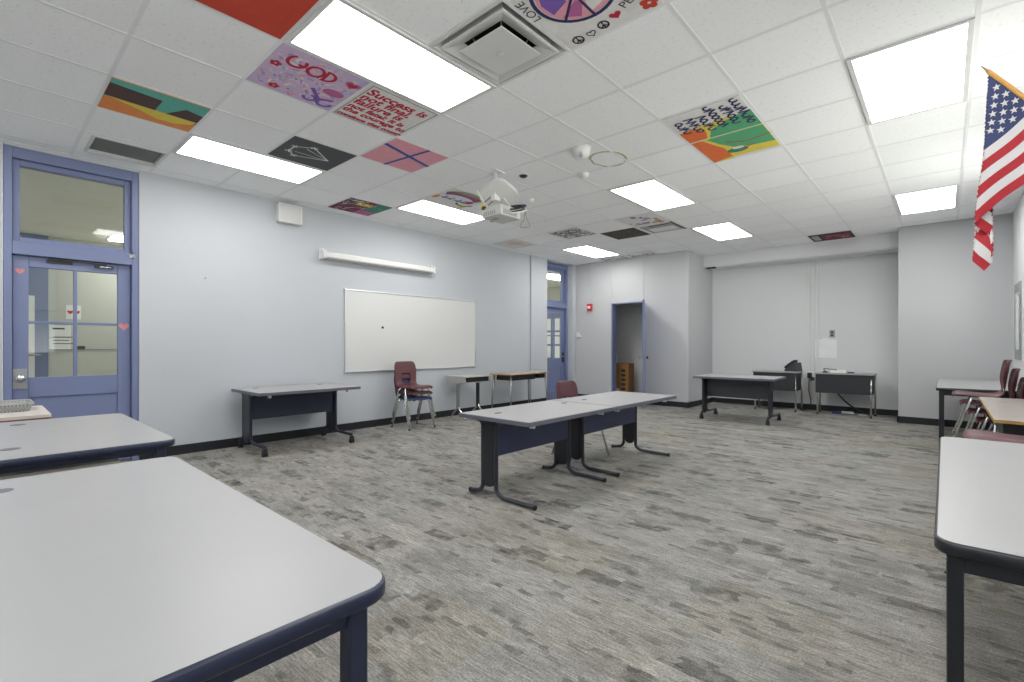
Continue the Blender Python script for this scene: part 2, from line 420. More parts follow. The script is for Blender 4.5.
# right wall: windows along it give the daylight
WINS = [(-2.4, -0.9), (-0.4, 1.1), (3.6, 5.1), (5.6, 7.1), (8.42, 9.05)]
WZ0, WZ1 = 1.0, 1.96
WZT = 2.75
mb = MB()
mb.box((WXR, YF, 0), (WXR+T, YBL+.02, WZ0)); mb.box((WXR, YF, WZT), (WXR+T, YBL+.02, CZ))
y = YF
for k, (a, b) in enumerate(WINS):
    mb.box((WXR, y, WZ0), (WXR+T, a, WZT)); y = b
    if k == 4: mb.box((WXR, a, WZ1), (WXR+T, b, WZT))
mb.box((WXR, y, WZ0), (WXR+T, YBL+.02, WZT))
struct('wall_right', mb, M_wallb)
for k, (a, b) in enumerate(WINS):
    top = WZ1 if k == 4 else WZT
    w = MB(); f = .045 if k < 4 else .12; xx0, xx1 = (WXR+.14, WXR+.2) if k < 4 else (WXR-.015, WXR+.05)
    w.box((xx0, a, WZ0), (xx1, b, WZ0+f)); w.box((xx0, a, top-f), (xx1, b, top)); w.box((xx0, a, WZ0+f), (xx1, a+f, top-f)); w.box((xx0, b-f, WZ0+f), (xx1, b, top-f))
    if k < 4: w.box((xx0+.01, (a+b)/2-.015, WZ0+f), (xx1-.01, (a+b)/2+.015, top-f))
    if top > 2: w.box((xx0+.01, a+f, 1.85), (xx1-.01, b-f, 1.88))
    wo = struct('window_%d' % (k+1), w, M_grey, bevel=.004)
    p = MB(); p.box((xx0+.028, a+f*.5, WZ0+f*.5), (xx0+.034, b-f*.5, top-f*.5)); p.build('pane', M_glass, wo)
    if k == 4: continue
    p = MB(); p.box((WXR-.03, a-.03, WZ0-.035), (WXR+.15, b+.03, WZ0+.002)); p.build('sill', M_grey, wo, bevel=.005)

# baseboards
bh, bt = .10, .012
mb = MB()
mb.box((WXL-.002, D1b+.001, 0), (WXL+bt, 7.376, bh)); mb.box((WXL+.033, 7.37, 0), (WXL+.035+bt, D2a, bh)); mb.box((WXL-.002, YF, 0), (WXL+bt, D1a, bh)); mb.box((WXL, D2b, 0), (WXL+bt, YC, bh))
struct('baseboard_left', mb, M_base)
mb = MB(); mb.box((WXL, YC-bt, 0), (CDa-.012, YC+.002, bh)); mb.box((CDb+.012, YC-bt, 0), (XC+bt, YC+.002, bh)); mb.box((XC-.002, YC-bt, 0), (XC+bt, YB, bh)); struct('baseboard_closet', mb, M_base)
mb = MB(); mb.box((XC, YB-bt, 0), (XBL, YB+.002, bh)); mb.box((XBL-bt, YBL-bt, 0), (XBL+.002, YB, bh)); mb.box((XBL-bt, YBL-bt, 0), (WXR, YBL+.002, bh)); struct('baseboard_back', mb, M_base)
mb = MB(); mb.box((WXR-bt, YF, 0), (WXR+.002, YBL, bh)); struct('baseboard_right', mb, M_base)

# hall beyond the two doors
HX = -11.0
mb = MB(); mb.box((HX-.15, YF, 0), (HX, 12, CZ)); struct('wall_hall', mb, M_hall)
mb = MB(); mb.box((HX-.2, 11.9, 0), (WXL-.25, 12.05, CZ)); struct('wall_hall_end', mb, M_hall)
mb = MB(); mb.box((WXL-.35, YC+.02, 0), (WXL-.25, 12.0, CZ)); struct('wall_hall_side', mb, M_hall)

# ================================================================== DOORS in the left wall
def classroom_door(name, ya, yb, xf, mull=(2, 2), knob_side=-1, closer=True, hearts=False, far=False):
    """door leaf with four panes, transom above and blue frame; xf is the frame's front face"""
    fr = MB(); fw = .055 if not far else .06; d = .16
    zt = CZ-.03; th0, th1 = 1.995, 2.11          # transom bar
    x0 = xf-d
    fr.box((x0, ya, 0), (xf, ya+fw, zt)); fr.box((x0, yb-fw, 0), (xf, yb, zt)); fr.box((x0, ya+fw, zt-.095), (xf, yb-fw, zt)); fr.box((x0, ya+fw, th0), (xf, yb-fw, th1))
    # stepped stop around both openings
    for z0, z1 in ((th1, zt-.095),):
        fr.box((x0+.03, ya+fw, z0), (xf-.05, ya+fw+.05, z1)); fr.box((x0+.03, yb-fw-.05, z0), (xf-.05, yb-fw, z1))
        fr.box((x0+.03, ya+fw+.05, z0), (xf-.05, yb-fw-.05, z0+.05)); fr.box((x0+.03, ya+fw+.05, z1-.05), (xf-.05, yb-fw-.05, z1))
    o = struct(name, fr, M_blue, bevel=.005)
    p = MB(); p.box((x0+.06, ya+fw+.03, th1+.03), (x0+.066, yb-fw-.03, zt-.12)); p.build('transom_pane', M_glass, o)
    # leaf
    la, lb = ya+fw+.003, yb-fw-.003; lx1 = xf-.055; lx0 = lx1-.045
    lf = MB(); st = .103
    wz0, wz1 = .882, 1.895
    lf.box((lx0, la, .01), (lx1, la+st, th0-.004)); lf.box((lx0, lb-st, .01), (lx1, lb, th0-.004))
    lf.box((lx0, la+st, wz1), (lx1, lb-st, th0-.004)); lf.box((lx0, la+st, .70), (lx1, lb-st, wz0))
    lf.box((lx0, la+st, .01), (lx1, lb-st, .2)); lf.box((lx0+.014, la+st, .2), (lx1-.014, lb-st, .70))
    nx, nz = mull
    for k in range(1, nx):
        y = la+st + (lb-la-2*st)*k/nx; lf.box((lx0+.004, y-.014, wz0), (lx1-.004, y+.014, wz1))
    for k in range(1, nz):
        z = wz0 + (wz1-wz0)*k/nz; lf.box((lx0+.005, la+st, z-.012), (lx1-.005, lb-st, z+.012))
    L = lf.build('leaf', M_blue, o, bevel=.004)
    g = MB(); g.box((lx0+.019, la+st-.008, wz0-.008), (lx0+.025, lb-st+.008, wz1+.008)); g.build('pane', M_glass, L)
    ky = la+.048 if knob_side < 0 else lb-.048
    k = MB()
    if far:
        k.box((lx1-.002, ky-.03, .80), (lx1+.012, ky+.03, 1.02), M_black)
        k.tube([(lx1, ky, .93), (lx1+.05, ky, .93), (lx1+.05, ky-.11, .93)], .011, M_chrome)
    else:
        k.box((lx1-.002, ky-.046, .785), (lx1+.006, ky+.046, .965), M_steel)
        k.lathe([(.018, 0), (.014, .02), (.014, .032), (.032, .045), (.036, .06), (.03, .075), (.012, .082)], (lx1+.004, ky, .88), M_chrome, 20, 'x')
    k.build('handle', None, L)
    if closer:
        c = MB(); c.box((lx1, la+.22, th0-.05), (lx1+.012, la+.40, th0-.02), M_black)
        c.cbox((lx1+.03, (la+lb)/2+.02, th0-.018), (.014, .42, .012), M_black, (R(-1), 0, 0))
        c.box((lx1, lb-.28, th0-.055), (lx1+.03, lb-.14, th0-.03), M_black); c.tube([(lx1+.03, lb-.25, th0-.045), (lx1+.03, lb-.15, th0-.045)], .008, M_chrome)
        c.build('closer', None, o)
        l = MB(); l.box((xf-.004, yb-fw-.02, th1-.04), (xf+.012, yb-.03, th1-.012)); l.tube([(xf+.01, yb-fw+.01, th1-.05), (xf+.01, yb-fw+.01, th1+.02)], .006)
        l.build('transom_latch', M_steel, o)
    return o, lx1
door1, lx1 = classroom_door('door_1', D1a, D1b, WXL-.012)
door2, lx2 = classroom_door('door_2', D2a, D2b, WXL-.14, knob_side=1, closer=False, far=True)

# pink paper hearts on the near door
def heart_pts(r, n=28):
    o = []
    for i in range(n):
        t = 2*PI*i/n
        o.append((r*(16*math.sin(t)**3)/16, r*(13*math.cos(t)-5*math.cos(2*t)-2*math.cos(3*t)-math.cos(4*t))/16))
    return o
def paper_heart(y, z, r, label):
    mb = MB(); mb.prism([(y0, z0) for y0, z0 in heart_pts(r)], 'x', 0, .002, M_pink)
    o = mb.build('paper_heart', None, loc=(lx1+.0005, y, z)); tag(o, label, 'paper heart', 'paper hearts on the near door')
paper_heart(D1a+.105, 1.85, .032, 'small pink paper heart high on the hinge-side stile of the near door, above the knob')
paper_heart(D1b-.112, 1.37, .042, 'larger pink paper heart beside the panes, on the stile away from the knob')

# the closet doorway: frame and an open leaf seen nearly edge-on
fr = MB()
fr.box((CDa-.012, YC-.014, 0), (CDa+.022, YC+.15, CDh+.01)); fr.box((CDb-.02, YC-.012, 0), (CDb+.01, YC+.15, CDh+.01)); fr.box((CDa-.012, YC-.006, CDh-.012), (CDb+.01, YC+.15, CDh+.012))
d3 = struct('door_3', fr, M_blue, bevel=.004)
la = math.atan2(8.33-8.96, -4.185+4.49)            # direction of the open leaf from its hinge
lw = .71
mx = Matrix.Translation((-4.49, 8.955, 0)) @ Matrix.Rotation(la, 4, 'Z')
lf = MB(); lf.box((0, -.02, .012), (lw, .02, 2.035), M_blue, mx)
leaf = lf.build('leaf', None, d3, bevel=.003)
k = MB()
for sgn in (-1, 1):
    p0 = mx @ Vector((lw-.07, sgn*.02, .95)); p1 = mx @ Vector((lw-.07, sgn*.055, .95)); p2 = mx @ Vector((lw-.07, sgn*.085, .95))
    k.tube([p0, p1], .012, M_steel); k.tube([p1, p1.lerp(p2, .3), p1.lerp(p2, .7), p2], .027, M_black if sgn > 0 else M_steel, 14)
k.build('knob', None, leaf)

# ================================================================== things in the hall, seen through the glass
def hall_y(px):   # where a sight line through image column px meets the far hall wall
    t = (px-512)/481.27; c, s = math.cos(.73239), math.sin(.73239)
    # R = c x + s y ; D = -s x + c y ; R = t D
    return (HX*(-t*s - c)) / (s - t*c)
def hz(py, y): return CAMZ - (py-345.44)/481.27*(-math.sin(.73239)*HX + math.cos(.73239)*y)
ya, yb_ = hall_y(14), hall_y(48)
mb = MB(); f = .09
mb.box((HX, ya, 0), (HX+.06, yb_, CZ-.005), M_blue); hd = mb.build('hall_door', None); hd['kind'] = 'structure'
p = MB(); p.box((HX+.055, ya+.1, .3), (HX+.068, yb_-.16, 1.98), M_paper); p.box((HX+.055, ya+.1, 2.14), (HX+.068, yb_-.3, 2.5), M_paper); p.build('pane', None, hd)
p = MB(); p.tube([(HX+.06, yb_-.1, 1.02), (HX+.11, yb_-.1, 1.02), (HX+.11, yb_-.3, 1.02)], .014, M_steel); p.build('handle', None, hd)
hx0, hx1 = -9.55, -8.62
mb = MB(); mb.box((hx0-.3, 11.86, 0), (hx1+.25, 11.905, 2.25), M_blue)
hw_ = mb.build('hall_double_door', None); hw_['kind'] = 'structure'
p = MB()
for a in range(3):
    for b_ in range(3):
        w_ = (hx1-hx0)/3; p.box((hx0+w_*a+.04, 11.85, .8+.42*b_), (hx0+w_*(a+1)-.04, 11.862, 1.16+.42*b_), M_paper)
p.build('pane', None, hw_)
# posters and signs
def hall_sheet(name, px0, px1, py0, py1, label, cat, m=M_paper):
    y0, y1 = hall_y(px0), hall_y(px1); z1, z0 = hz(py0, y0), hz(py1, y0)
    mb = MB(); mb.box((HX-.002, y0, z0), (HX+.006, y1, z1), m); return mb, y0, y1, z0, z1
TX = lambda x, y, z: Matrix.Translation((x, y, z)) @ Matrix(((0, 0, 1, 0), (1, 0, 0, 0), (0, 1, 0, 0), (0, 0, 0, 1)))
mb, y0, y1, z0, z1 = hall_sheet('x', 49, 71, 325, 350, '', '')
for q in range(3): mb.box((HX+.005, y0+.05, z0+.10+.055*q), (HX+.008, y0+.05+(.28, .2, .24)[q], z0+.112+.055*q), M_ink)
mb.box((HX+.005, y0+.04, z1-.07), (HX+.008, y1-.08, z1-.045), M_ink); mb.box((HX+.005, y0, (z0+z1)/2-.004), (HX+.007, y1, (z0+z1)/2+.004), M_grey)
tag(mb.build('hall_notice', None), 'white printed notice on the hall wall, seen through the lower panes of the near door', 'notice')
mb, y0, y1, z0, z1 = hall_sheet('x', 66, 81, 305, 319, '', '')
for q in (.27, .73):
    hp = heart_pts((y1-y0)*.2); mb.prism([(y0+(y1-y0)*q+a, (z0+z1)/2+b) for a, b in hp], 'x', HX+.005, HX+.008, M_red)
tag(mb.build('heart_sign', None), 'small white sign with two red hearts on the hall wall behind the upper panes', 'sign')
mb, y0, y1, z0, z1 = hall_sheet('x', 77, 85, 346, 349.5, '', '', M_ink)
tag(mb.build('hall_plaque', None), 'tiny black plaque on the hall wall, seen through the lower right panes', 'sign')

mb = MB(); mb.box((HX-.002, YF, 1.095), (HX+.014, 6, 1.112), M_grey); struct('trim_hall', mb)
# ================================================================== CEILING FIXTURES
def ceiling_light(i, j, label, mdiff=M_diff, hall=None):
    x0, y0 = (gx(i), gy(j)) if hall is None else hall
    t = thing('ceiling_light', label, 'ceiling light', (x0+G/2, y0+G, CZ), group='ceiling lights')
    w, l = G/2-.010, G-.010; r = .030
    f = MB()
    for lo, hi in (((-w, -l, -.012), (-w+r, l, .0)), ((w-r, -l, -.012), (w, l, .0)), ((-w+r, -l, -.012), (w-r, -l+r, .0)), ((-w+r, l-r, -.012), (w-r, l, .0))): f.box(lo, hi)
    f.build('frame', M_troff, t, bevel=.003)
    d = MB(); d.box((-w+r-.002, -l+r-.002, -.007 if hall is None else -.03), (w-r+.002, l-r+.002, -.003)); d.build('diffuser', mdiff, t)
    return t
ceiling_light(-2, -3, 'largest lit ceiling panel, beside the square air diffuser and the pink painted tiles')
ceiling_light(-6, -3, 'long lit ceiling panel touching the black painted tile, above the near door')
ceiling_light(2, 1, 'large lit ceiling panel nearest the flag')
ceiling_light(-2, 3, 'lit ceiling panel in the middle, beyond the smoke detector and before the collage tile')
ceiling_light(-2, 7, 'lit ceiling panel above the corner of the closet block and back alcove')
ceiling_light(2, 7, 'lit ceiling panel above the protruding right-hand wall block')
ceiling_light(-6, 1, 'lit ceiling panel right behind the projector, touching the rainbow painted tile')
ceiling_light(-6, 7, 'lit ceiling panel nearest the far blue door')
for i, j in ((2, -3), (-2, -7), (-6, -7), (2, -8)): ceiling_light(i, j, 'lit ceiling panel behind the viewpoint, out of frame')
for x, y in ((-10.55, 1.45), (-7.9, -2.2), (-7.9, 4.6), (-10.55, 4.6), (-7.88, 7.2), (-7.88, 9.55), (-10.5, 9.0)):
    lab = {(-10.55, 1.45): 'lit ceiling panel in the hall, seen through the glass above the near door', (-7.88, 9.55): 'lit ceiling panel in the hall, seen through the glass above the far blue door'}.get((x, y), 'lit ceiling panel in the hall, hidden behind the whiteboard wall')
    t = ceiling_light(0, 0, lab, M_hdiff, (x, y)); t['group'] = 'hall ceiling lights'

# square air diffuser
t = thing('air_diffuser', 'square white stepped air diffuser beside the largest ceiling light', 'air vent', (gx(-1)+G/2, gy(-2)+G/2, CZ))
def sq_ring(mb, prof, m):
    """prof: (half width, z) pairs joined into square rings"""
    rings = [[mb.bm.verts.new((sx*w, sy*w, z)) for sx, sy in ((-1,-1),(1,-1),(1,1),(-1,1))] for w, z in prof]
    for k in range(len(rings)-1):
        for i in range(4): mb.face([rings[k][i], rings[k][(i+1)%4], rings[k+1][(i+1)%4], rings[k+1][i]], m)
    return rings
f = MB(); sq_ring(f, [(.304, .004), (.304, -.006), (.285, -.008), (.225, .07), (.222, .075), (.215, .03)], M_troff); f.build('frame', None, t)
f = MB(); sq_ring(f, [(.254, -.008), (.254, -.016), (.24, -.018), (.158, .016), (.156, .022), (.24, -.006)], M_troff); f.build('cone', None, t)
f = MB(); r_ = sq_ring(f, [(.172, -.034), (.172, -.026), (.11, -.012)], M_troff)
f.face(r_[0], M_troff); f.lathe([(.02, -.038), (.018, -.043), (.004, -.044)], (0, 0, 0), M_troff, 16); f.build('plate', None, t, bevel=.004)
f = MB(); f.box((-.305, -.305, .15), (.305, .305, .16), M_dark)
for sx, sy in ((1, 0), (-1, 0), (0, 1), (0, -1)): f.box((sx*.21-.004-.206*abs(sy), sy*.21-.004-.206*abs(sx), .03), (sx*.21+.004+.206*abs(sy), sy*.21+.004+.206*abs(sx), .15), M_dark)
for sx, sy in ((1, 1), (-1, 1), (1, -1), (-1, -1)): f.tube([(sx*.09, sy*.09, -.02), (sx*.12, sy*.12, .06)], .004, M_grey, 6)
f.build('neck', None, t)
# perforated return grille by the near door
gc = ((GR[0]+GR[1])/2, (GR[2]+GR[3])/2); ga, gb = (GR[1]-GR[0])/2, (GR[3]-GR[2])/2
t = thing('return_grille', 'dark grey perforated return-air grille in the ceiling above the near door', 'air vent', (gc[0], gc[1], CZ))
f = MB()
for lo, hi in (((-ga-.025, -gb-.025, -.004), (-ga, gb+.025, .05)), ((ga, -gb-.025, -.004), (ga+.025, gb+.025, .05)), ((-ga, -gb-.025, -.004), (ga, -gb, .05)), ((-ga, gb, -.004), (ga, gb+.025, .05))): f.box(lo, hi)
f.build('frame', M_troff, t, bevel=.002)
f = MB(); f.box((-ga, -gb, .028), (ga, gb, .034)); f.build('face', M_perf, t)

# ------------------------------------------------------------------ painted ceiling tiles
def colour(name, r, g, b): return mat('paint_' + name, srgb(r, g, b), 0.75, var=0.05, scale=18)
def tile(i, j, base, label, nj=1):
    """returns builder and its size; local frame: origin at the tile centre, +x/+y as the room"""
    return MB(), (gx(i)+G/2, gy(j)+G*nj/2, CZ-.0045), base, label
H_ = .292
LAY = [0]
def zlay(mb, lay):
    mb.cnt = getattr(mb, 'cnt', 0) + 1
    return -.0006*lay - 2e-6*mb.cnt
def quad(mb, x0, y0, x1, y1, m, lay=1):
    z = zlay(mb, lay); mb.poly([(x0, y0, z), (x0, y1, z), (x1, y1, z), (x1, y0, z)], m)
def shape(mb, pts, m, lay=1):
    z = zlay(mb, lay); mb.poly([(x, y, z) for x, y in pts], m)
def stroke(mb, pts, w, m, lay=2):
    pts = [Vector((p[0], p[1])) for p in pts]
    for a, b in zip(pts[:-1], pts[1:]):
        d = b-a
        if d.length < 1e-5: continue
        n = Vector((-d.y, d.x)).normalized()*w/2; e = d.normalized()*w*.25
        a2, b2 = a-e, b+e
        z = zlay(mb, lay)
        mb.poly([(a2.x+n.x, a2.y+n.y, z), (a2.x-n.x, a2.y-n.y, z), (b2.x-n.x, b2.y-n.y, z), (b2.x+n.x, b2.y+n.y, z)], m)
def ring(mb, cx, cy, r, w, m, lay=2, a0=0, a1=360, n=28, ry=None):
    ry = ry or r
    stroke(mb, [(cx+r*math.cos(R(a0+(a1-a0)*k/n)), cy+ry*math.sin(R(a0+(a1-a0)*k/n))) for k in range(n+1)], w, m, lay)
def disc(mb, cx, cy, r, m, lay=2, ry=None, n=18):
    ry = ry or r; shape(mb, [(cx+r*math.cos(2*PI*k/n), cy+ry*math.sin(2*PI*k/n)) for k in range(n)], m, lay)
# text frames: 'Y' = reads along +Y with letter tops to +X ; 'X' = reads along +X with letter tops to -Y
def tmx(kind, x, y, lay=2, rot=0):
    z = -.0006*lay
    B = Matrix(((0, 1, 0), (1, 0, 0), (0, 0, -1))) if kind == 'Y' else Matrix(((1, 0, 0), (0, -1, 0), (0, 0, -1)))
    return Matrix.Translation((x, y, z)) @ (B @ Matrix.Rotation(rot, 3, 'Z')).to_4x4()
def painted(i, j, base, label, draw, nx=1, ny=1, hx=None, name='painted_ceiling_tile', off=(0, 0)):
    mb = MB(); hx = hx or (nx*G/2-.013); hy = ny*G/2-.013
    mb.box((-hx, -hy, 0), (hx, hy, .004), base)
    draw(mb)
    o = mb.build(name, None, loc=(gx(i)+nx*G/2+off[0], gy(j)+ny*G/2+off[1], CZ-.0055))
    tag(o, label, 'ceiling tile', 'painted ceiling tiles')
C_red = colour('red', 196, 62, 40); C_white = colour('white', 226, 224, 222); C_teal = colour('teal', 92, 176, 160); C_choc = colour('chocolate', 78, 54, 52)
C_or = colour('orange', 228, 140, 70); C_ye = colour('yellow', 226, 206, 78); C_pk = colour('pink', 226, 158, 170); C_lil = colour('lilac', 206, 184, 214); C_pur = colour('purple', 122, 92, 176)
C_crim = colour('crimson', 186, 34, 62); C_slate = colour('slate', 74, 76, 80); C_bl = colour('blue', 60, 84, 160); C_gn = colour('green', 84, 168, 120); C_dgn = colour('dark_green', 40, 132, 104)
C_navy = colour('navy', 44, 42, 92); C_rust = colour('rust', 160, 84, 60); C_plum = colour('plum', 112, 40, 62); C_mag = colour('magenta', 178, 96, 148); C_lpu = colour('pale_purple', 176, 150, 206); C_lbl = colour('pale_blue', 170, 184, 214)
C_orr = colour('deep_orange', 226, 112, 54)

painted(-2, -4, C_red, 'plain orange-red painted ceiling tile beside the largest ceiling light', lambda mb: None)
def d_sunset(mb):   # teal sky at +x, brown blocks, yellow and orange ground
    h = H_
    quad(mb, .22, -h, h, h, C_teal); quad(mb, -.04, -h, .22, h, C_teal)
    shape(mb, [(-.02, -h), (.21, -h), (.17, .015), (-.06, .01)], C_choc, 2)
    shape(mb, [(-.10, h), (.10, h), (.14, .17), (-.04, .08)], C_choc, 2)
    quad(mb, -h, -h, -.06, h, C_or, 1)
    shape(mb, [(-.03, -h+.03), (-.055, h), (-.13, h-.03), (-.20, .16), (-.20, .05), (-.12, -.08)], C_ye, 2)
painted(-5, -4, C_or, 'teal, brown, yellow and orange landscape ceiling tile near the return grille', d_sunset)
rnd = random.Random(3)
C_lp = colour('pale_pink', 222, 196, 214)
def d_god(mb):
    for k in range(230):
        x, y = rnd.uniform(-.27, .27), rnd.uniform(-.27, .27); a = rnd.uniform(0, PI); l = rnd.uniform(.015, .06)
        x2, y2 = max(-.28, min(.28, x+l*math.cos(a))), max(-.28, min(.28, y+l*math.sin(a)))
        stroke(mb, [(x, y), (x2, y2)], rnd.uniform(.008, .026), rnd.choice([C_lp, C_lil, C_lp, C_pk, C_white, C_lil, C_lpu, C_lbl]), 1)
    for cx, cy in ((.06, -.24), (-.22, -.14)):
        for q in range(5): disc(mb, cx+.022*math.cos(2*PI*q/5), cy+.022*math.sin(2*PI*q/5), .015, C_crim, 2)
    ring(mb, .17, -.15, .065, .022, C_crim, 3, 60, 330, 20, .055); stroke(mb, [(.125, -.12), (.15, -.09), (.15, -.13)], .02, C_crim, 3)
    ring(mb, .15, -.02, .06, .022, C_crim, 3, 0, 360, 20, .05)
    stroke(mb, [(.09, .05), (.21, .045)], .022, C_crim, 3); ring(mb, .15, .05, .06, .022, C_crim, 3, -10, 190, 14, .06)
    shape(mb, [(.17+b*1.0, .23+a) for a, b in heart_pts(.055)], C_mag, 2); shape(mb, [(.17+b*1.0, .23+a) for a, b in heart_pts(.035)], C_crim, 3)
    disc(mb, -.02, .19, .05, C_mag, 2, .075)
    ring(mb, -.2, .1, .04, .024, C_pur, 2, 0, 270); ring(mb, -.2, .21, .05, .026, C_pur, 2, 90, 330)
    stroke(mb, [(-.06, .06), (-.17, .15), (-.13, .24)], .03, C_pur, 2)
    for k in range(9): disc(mb, rnd.uniform(-.2, .2), rnd.uniform(-.2, .22), .007, C_plum, 3)
painted(-3, -3, C_lil, 'pink and lilac ceiling tile with GOD lettered in red', d_god)
def d_success(mb):
    for n, (s, x, sz) in enumerate((('Success is', .155, .128), ('not final,', .065, .122), ('failure is', -.025, .122), ('not fatal: it is', -.105, .092), ('the courage to', -.18, .092), ('continue that counts', -.262, .068))):
        text_into(mb, s, sz, tmx('Y', x, -.27), C_crim, bold=.0042, shear=.12)
    ring(mb, 0, 0, .395, .006, C_slate, 1, 45, 405, 4)
painted(-3, -2, C_white, 'white ceiling tile filled with red handwriting starting Success is', d_success)
def d_black(mb):
    A, B, C, D = (.18, -.09), (-.03, .18), (-.10, -.14), (.02, -.19)
    P = [(.17, -.06), (-.03, .17), (-.13, -.12), (-.05, -.2), (.08, -.2), (.17, -.06)]
    stroke(mb, P, .012, C_white); stroke(mb, [(.1, -.1), (-.03, .17), (-.03, -.15)], .008, C_white)
    for x, y, a in ((.17, -.06, 0), (.08, -.2, .6), (-.05, -.2, 1.2), (-.13, -.12, 1.9)):
        for q in (-.5, .5, 1.6): stroke(mb, [(x-.035*math.cos(a+q), y-.035*math.sin(a+q)), (x+.035*math.cos(a+q), y+.035*math.sin(a+q))], .008, C_white)
painted(-5, -2, C_slate, 'black ceiling tile with a white line drawing', d_black)
def d_cross(mb):
    stroke(mb, [(.13, -H_), (-.03, H_)], .04, C_bl, 2); stroke(mb, [(-H_, -.03), (H_, .06)], .032, C_bl, 3)
painted(-4, -1, C_pk, 'pink ceiling tile crossed by two blue stripes', d_cross)
def d_patch(mb):
    quad(mb, -H_, -H_, .0, .05, C_plum); quad(mb, .0, -H_, H_, -.05, C_slate); quad(mb, .08, -.12, .2, .12, C_ye, 2); quad(mb, -H_, .05, .05, H_, C_mag); quad(mb, -.1, .08, H_, H_, C_dgn, 2)
    for k in range(60):
        x, y = rnd.uniform(-.28, .26), rnd.uniform(-.28, .26); stroke(mb, [(x, y), (x+rnd.uniform(-.06, .06), y+rnd.uniform(-.06, .06))], .012, rnd.choice([C_crim, C_pur, C_pk, C_slate, C_white]), 3)
    for k in range(5): stroke(mb, [(.2+.015*k, -.22+.04*k), (.27-.03*(k % 2), -.2+.04*k)], .02, C_white, 3)
painted(-7, 0, C_plum, 'multicoloured patchwork ceiling tile right against the whiteboard wall', d_patch)
def d_rainbow(mb):
    for k, c in enumerate((C_gn, C_rust, C_rust, C_pur)):
        ring(mb, .06-.012*k, .0, .20-.03*k, .03 if k < 3 else .05, c, 1, -75, 75, 20, .27-.012*k)
    rr = random.Random(5)
    y = -.2
    for k in range(9):
        if k == 4: y += .04
        ring(mb, -.06, y+.014, .016, .012, C_bl, 3, 0, 360, 10)
        if k in (0, 3, 5, 7, 8): stroke(mb, [(-.09, y+.03), (.01, y+.03)], .018, C_bl, 3)
        y += .037
    disc(mb, -.02, .2, .06, C_red, 2, .05); ring(mb, -.06, .2, .13, .03, C_dgn, 2, 110, 240)
    disc(mb, -.1, -.26, .07, C_or, 2, .03)
    quad(mb, -.28, .22, -.18, .29, C_ye, 1)
painted(-5, 1, C_white, 'white ceiling tile with a rainbow and blue script beside the projector', d_rainbow)
def d_peace(mb):
    ring(mb, -.02, -.09, .215, .022, C_navy, 4, n=40)
    shape(mb, [(-.02+.2*math.cos(2*PI*k/30), -.09+.2*math.sin(2*PI*k/30)) for k in range(30)], C_pk, 1)
    shape(mb, [(-.2, -.12), (-.19, -.02), (-.08, -.06), (-.06, -.2), (-.14, -.24)], C_pur, 2)
    shape(mb, [(-.03, .09), (.12, .04), (.16, -.06), (.01, -.04)], C_white, 2)
    shape(mb, [(-.16, .03), (-.08, .085), (-.02, -.0), (-.04, -.04)], C_mag, 2)
    stroke(mb, [(-.02, -.3), (-.02, .12)], .016, C_navy, 3); stroke(mb, [(-.02, -.09), (-.17, .06)], .016, C_navy, 3); stroke(mb, [(-.02, -.09), (.13, .06)], .016, C_navy, 3)
    for cx, cy, rr_ in ((-.21, .245, .032), (-.03, .225, .03)):
        ring(mb, cx, cy, rr_, .01, C_ink, 4, n=16); stroke(mb, [(cx, cy-rr_), (cx, cy+rr_)], .008, C_ink, 4); stroke(mb, [(cx-rr_*.7, cy+rr_*.7), (cx, cy), (cx+rr_*.7, cy+rr_*.7)], .008, C_ink, 4)
    stroke(mb, [(-.12+a, .245-b) for a, b in heart_pts(.026)]+[(-.12, .245-.008)], .007, C_ink, 4)
    shape(mb, [(.06+a, .2-b) for a, b in heart_pts(.034)], C_crim, 3)
    text_into(mb, 'PE', .075, tmx('X', .12, .19, 3, R(18)), C_ink); text_into(mb, 'ACE', .075, tmx('X', .235, .10, 3, R(62)), C_ink)
    text_into(mb, 'LOVE', .075, tmx('X', -.255, -.04, 3, R(88)), C_ink)
    for q in range(5): disc(mb, .24+.03*math.cos(2*PI*q/5), .235+.03*math.sin(2*PI*q/5), .021, C_red, 3)
C_ink = colour('ink', 40, 36, 48)
painted(0, -2, C_white, 'white ceiling tile with a big pink and purple peace sign at the top edge', d_peace)
# one picture across two neighbouring tiles
rs = random.Random(11)
def d_leafA(mb):
    shape(mb, [(-H_, .06), (-H_, H_), (-.10, H_), (-.02, .16), (-.12, .02)], C_orr, 1)
    shape(mb, [(-.16, .02), (.16, -.02), (.10, .10), (-.02, H_), (-.14, H_), (-.10, .15)], C_ye, 2)
    shape(mb, [(-.12, H_), (-.06, .14), (.10, .04), (H_, -.03), (H_, H_)], C_gn, 3)
    # rows of dark blue brush letters running down the tile
    for n, x in enumerate((.24, .15, .05, -.04, -.13, -.22)):
        y = -.27 + (.0, .06, .0, .12, .1, .12)[n]
        for k in range((8, 6, 7, 5, 5, 4)[n]):
            ph = rs.choice((0, 1, 2, 3))
            if ph == 0: ring(mb, x, y+.02, .026, .017, C_navy, 4, 0, 360, 9)
            elif ph == 1: stroke(mb, [(x-.036, y), (x+.038, y+.01), (x-.015, y+.044)], .018, C_navy, 4)
            elif ph == 2: stroke(mb, [(x-.036, y+.005), (x+.036, y+.005), (x, y+.024), (x+.036, y+.046)], .018, C_navy, 4)
            else: ring(mb, x, y+.02, .028, .017, C_navy, 4, 40, 280, 9)
            y += .062
painted(0, 1, C_white, 'white-topped ceiling tile with dark brush lettering over a green leaf, nearer half of a two-tile painting', d_leafA)
